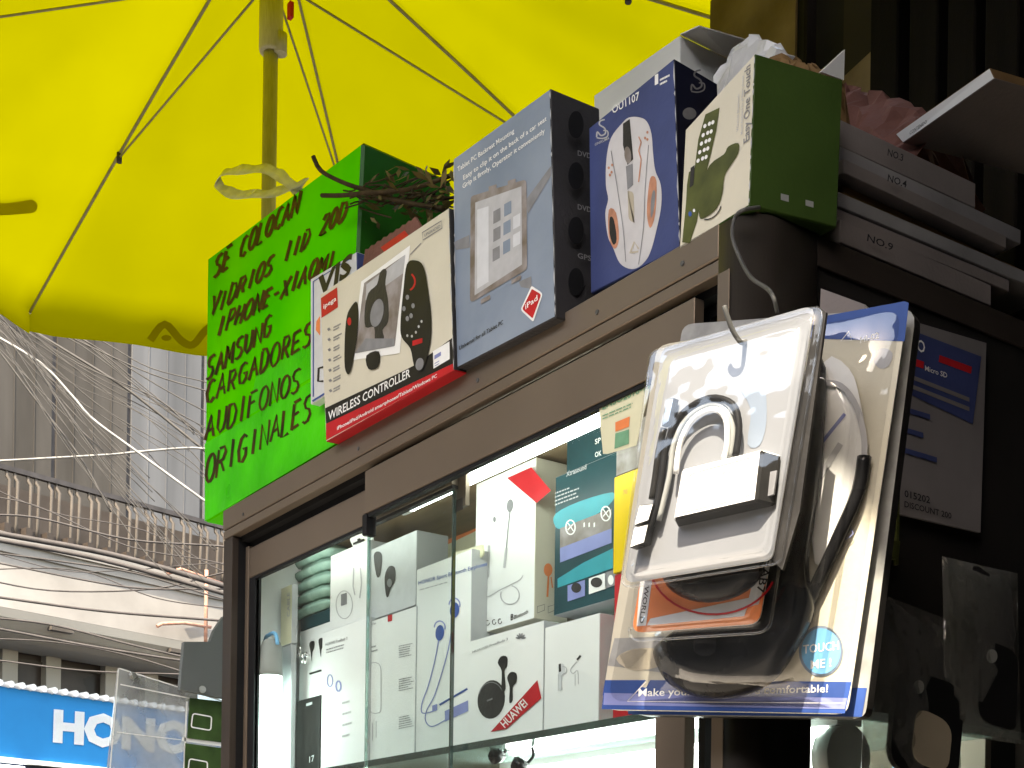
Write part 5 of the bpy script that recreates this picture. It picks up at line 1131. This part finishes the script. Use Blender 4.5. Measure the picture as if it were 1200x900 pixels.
# hooks
mb = MB(); mb.tube(smooth([tuple(p) for p in (f1.q(874, 400, -.002), f1.q(868, 401, .010), f1.q(858, 386, .018), f1.q(851, 366, .024), f1.q(849, 359, .025))], 5), .0019, 8); tag(mb.build('wire_hook', 'hook_wire'), 'short grey wire hook end through the hub pack slot', 'hook')
mb = MB(); hk = [atX(890, 243, SX + .006), atX(872, 246, SX + .004), atY(862, 254, -.008), atY(858, 275, -.016), atY(866, 300, -.020), atY(880, 325, -.035), f1.q(903, 342, .0), f1.q(911, 366, -.004)]
mb.tube(smooth([tuple(p) for p in hk], 6), .0017, 8); tag(mb.build('wire_hook', 'hook_wire'), 'long curved grey wire hooked over the cabinet corner', 'hook')
# white box behind the packs, top right
BFq = Face(F4.p - F4.n * .016, N3); mb = MB(); mb.prism([BFq.q(*p) for p in ((955, 470), (1020, 480), (1014, 357), (962, 338))], -BFq.n * .014, 0, 1)
tag(mb.build('hanging_box', ['crate_paper', 'white_print']), 'small box with a bright edge peeking above the hanging packs', 'box')

# ================================================================== shaded side of the cabinet
SFc = Face((SX + .004, 0, 0), (1, 0, 0))
mb = MB(); mb.prism([SFc.q(*p) for p in ((1052, 602), (1149, 624), (1156, 402), (1062, 374))], (-.003, 0, 0)); sp_ = mb.build('price_sheet', 'paper_dim'); tag(sp_, 'white and navy printed sheet on the dark cabinet side', 'printed sheet')
prn('printed_block', sp_, ['navy_card', 'red_print', 'paper_dim', 'grey_print'], lambda mb: (SFc.poly(mb, [(1058, 458), (1140, 497), (1150, 418), (1066, 386)], .0006, 0), SFc.poly(mb, [(1062, 426), (1082, 432), (1083, 424), (1063, 417)], .0009, 1), SFc.poly(mb, [(1100, 424), (1138, 438), (1139, 430), (1101, 416)], .0009, 1),
    [SFc.poly(mb, [(1060, y), (1136, y + 30), (1136, y + 35), (1060, y + 5)], .0009, 2) for y in (436, 447)], [SFc.poly(mb, [(1058, y), (1058 + w_, y + w_ * .3), (1058 + w_, y + w_ * .3 + 6), (1058, y + 6)], .0009, 0) for y, w_ in ((476, 32), (500, 24), (524, 40))]))
prn('lettering', sp_, 'white_print', lambda mb: (SFc.text(mb, 'GO', (1066, 408), (1084, 414), (0, -14), .0010), SFc.text(mb, 'Micro SD', (1084, 434), (1110, 443), (0, -6), .0012)))
prn('hand_lettering', sp_, 'black_print', lambda mb: (SFc.text(mb, '015202', (1060, 582), (1090, 590), (0, -8), .0010), SFc.text(mb, 'DISCOUNT 200', (1060, 594), (1115, 608), (0, -7), .0010)))
mb = MB(); mb.prism([SFc.q(*p) for p in ((1050, 662), (1053, 662), (1058, 420), (1055, 420))], (-.003, 0, 0)); mb.prism([SFc.q(*p) for p in ((1034, 652), (1053, 656), (1055, 634), (1036, 632))], (-.004, 0, 0)); tag(mb.build('yellow_tag', 'olive_print'), 'small yellowish tag on a strip beside the printed sheet', 'tag')
def bag(name, q, x, label):
    Fb = Face((SX + x, 0, 0), (1, 0, 0)); mb = MB(); n = 10; g = []
    for i in range(n + 1):
        for j in range(n + 1):
            s, t = i / n, j / n; a = Vector(q[0]).lerp(Vector(q[1]), s); b = Vector(q[3]).lerp(Vector(q[2]), s); p = a.lerp(b, t)
            g.append(mb.bm.verts.new(Fb.q(p.x, p.y, .010 * math.sin(math.pi * s) * math.sin(math.pi * t) ** .5 + random.uniform(-.0012, .0012))))
    for i in range(n):
        for j in range(n): mb.bm.faces.new([g[i * (n + 1) + j], g[(i + 1) * (n + 1) + j], g[(i + 1) * (n + 1) + j + 1], g[i * (n + 1) + j + 1]]).smooth = True
    o = mb.build(name, 'bag_clear', solid=.0005); return tag(o, label, 'plastic bag', 'clear bags on the cabinet side'), Fb
b1, Fb1 = bag('clear_bag', [(1008, 930), (1128, 950), (1120, 730), (1018, 690)], .008, 'clear plastic bag with a black and tan phone case, bottom right of the packs')
b2, Fb2 = bag('clear_bag', [(1108, 860), (1196, 872), (1192, 672), (1104, 652)], .012, 'upper clear plastic bag holding a plain black phone case')
for q, Fb, lab, r in (([(1036, 902), (1116, 918), (1126, 806), (1046, 782)], Fb1, 'black rounded phone case inside the lower clear bag', .25), ([(1140, 845), (1184, 858), (1188, 765), (1142, 748)], Fb2, 'plain black phone case inside the upper clear bag', .2)):
    mb = MB(); mb.prism([Fb.q(*p, .002) for p in rquad(q, r, 6)], Fb.n * .006); o = tag(mb.build('phone_case', 'rubber_black'), lab, 'phone case')
    c0 = Vector(q[3]).lerp(Vector(q[2]), .3) + Vector((0, 10))
    mb = MB(); mb.prism([Fb.q(*p, .0082) for p in ell(c0.x + 6, c0.y + 6, 6, 8)], Fb.n * .001); mb.build('camera_opening', 'grey_plastic', o)
    if Fb is Fb1:
        mb = MB(); mb.prism([Fb.q(*p, .0082) for p in rquad([(1066, 892), (1110, 906), (1116, 848), (1074, 828)], .35, 6)], Fb.n * .001); mb.build('tan_panel', 'skin_print', o)
prn('header_slot', b2, 'rubber_black', lambda mb: Fb2.poly(mb, [(1140, 668), (1160, 676), (1160, 672), (1152, 668), (1148, 664), (1140, 664)], .012))
# coloured cartons low inside, glimpsed through the side pane
tag(MB().box(-.06, -.016, .29, .33, 1.60, 1.665, bevel=.001).build('blue_carton', 'sky_print'), 'small blue carton glimpsed through the lower side pane', 'box')
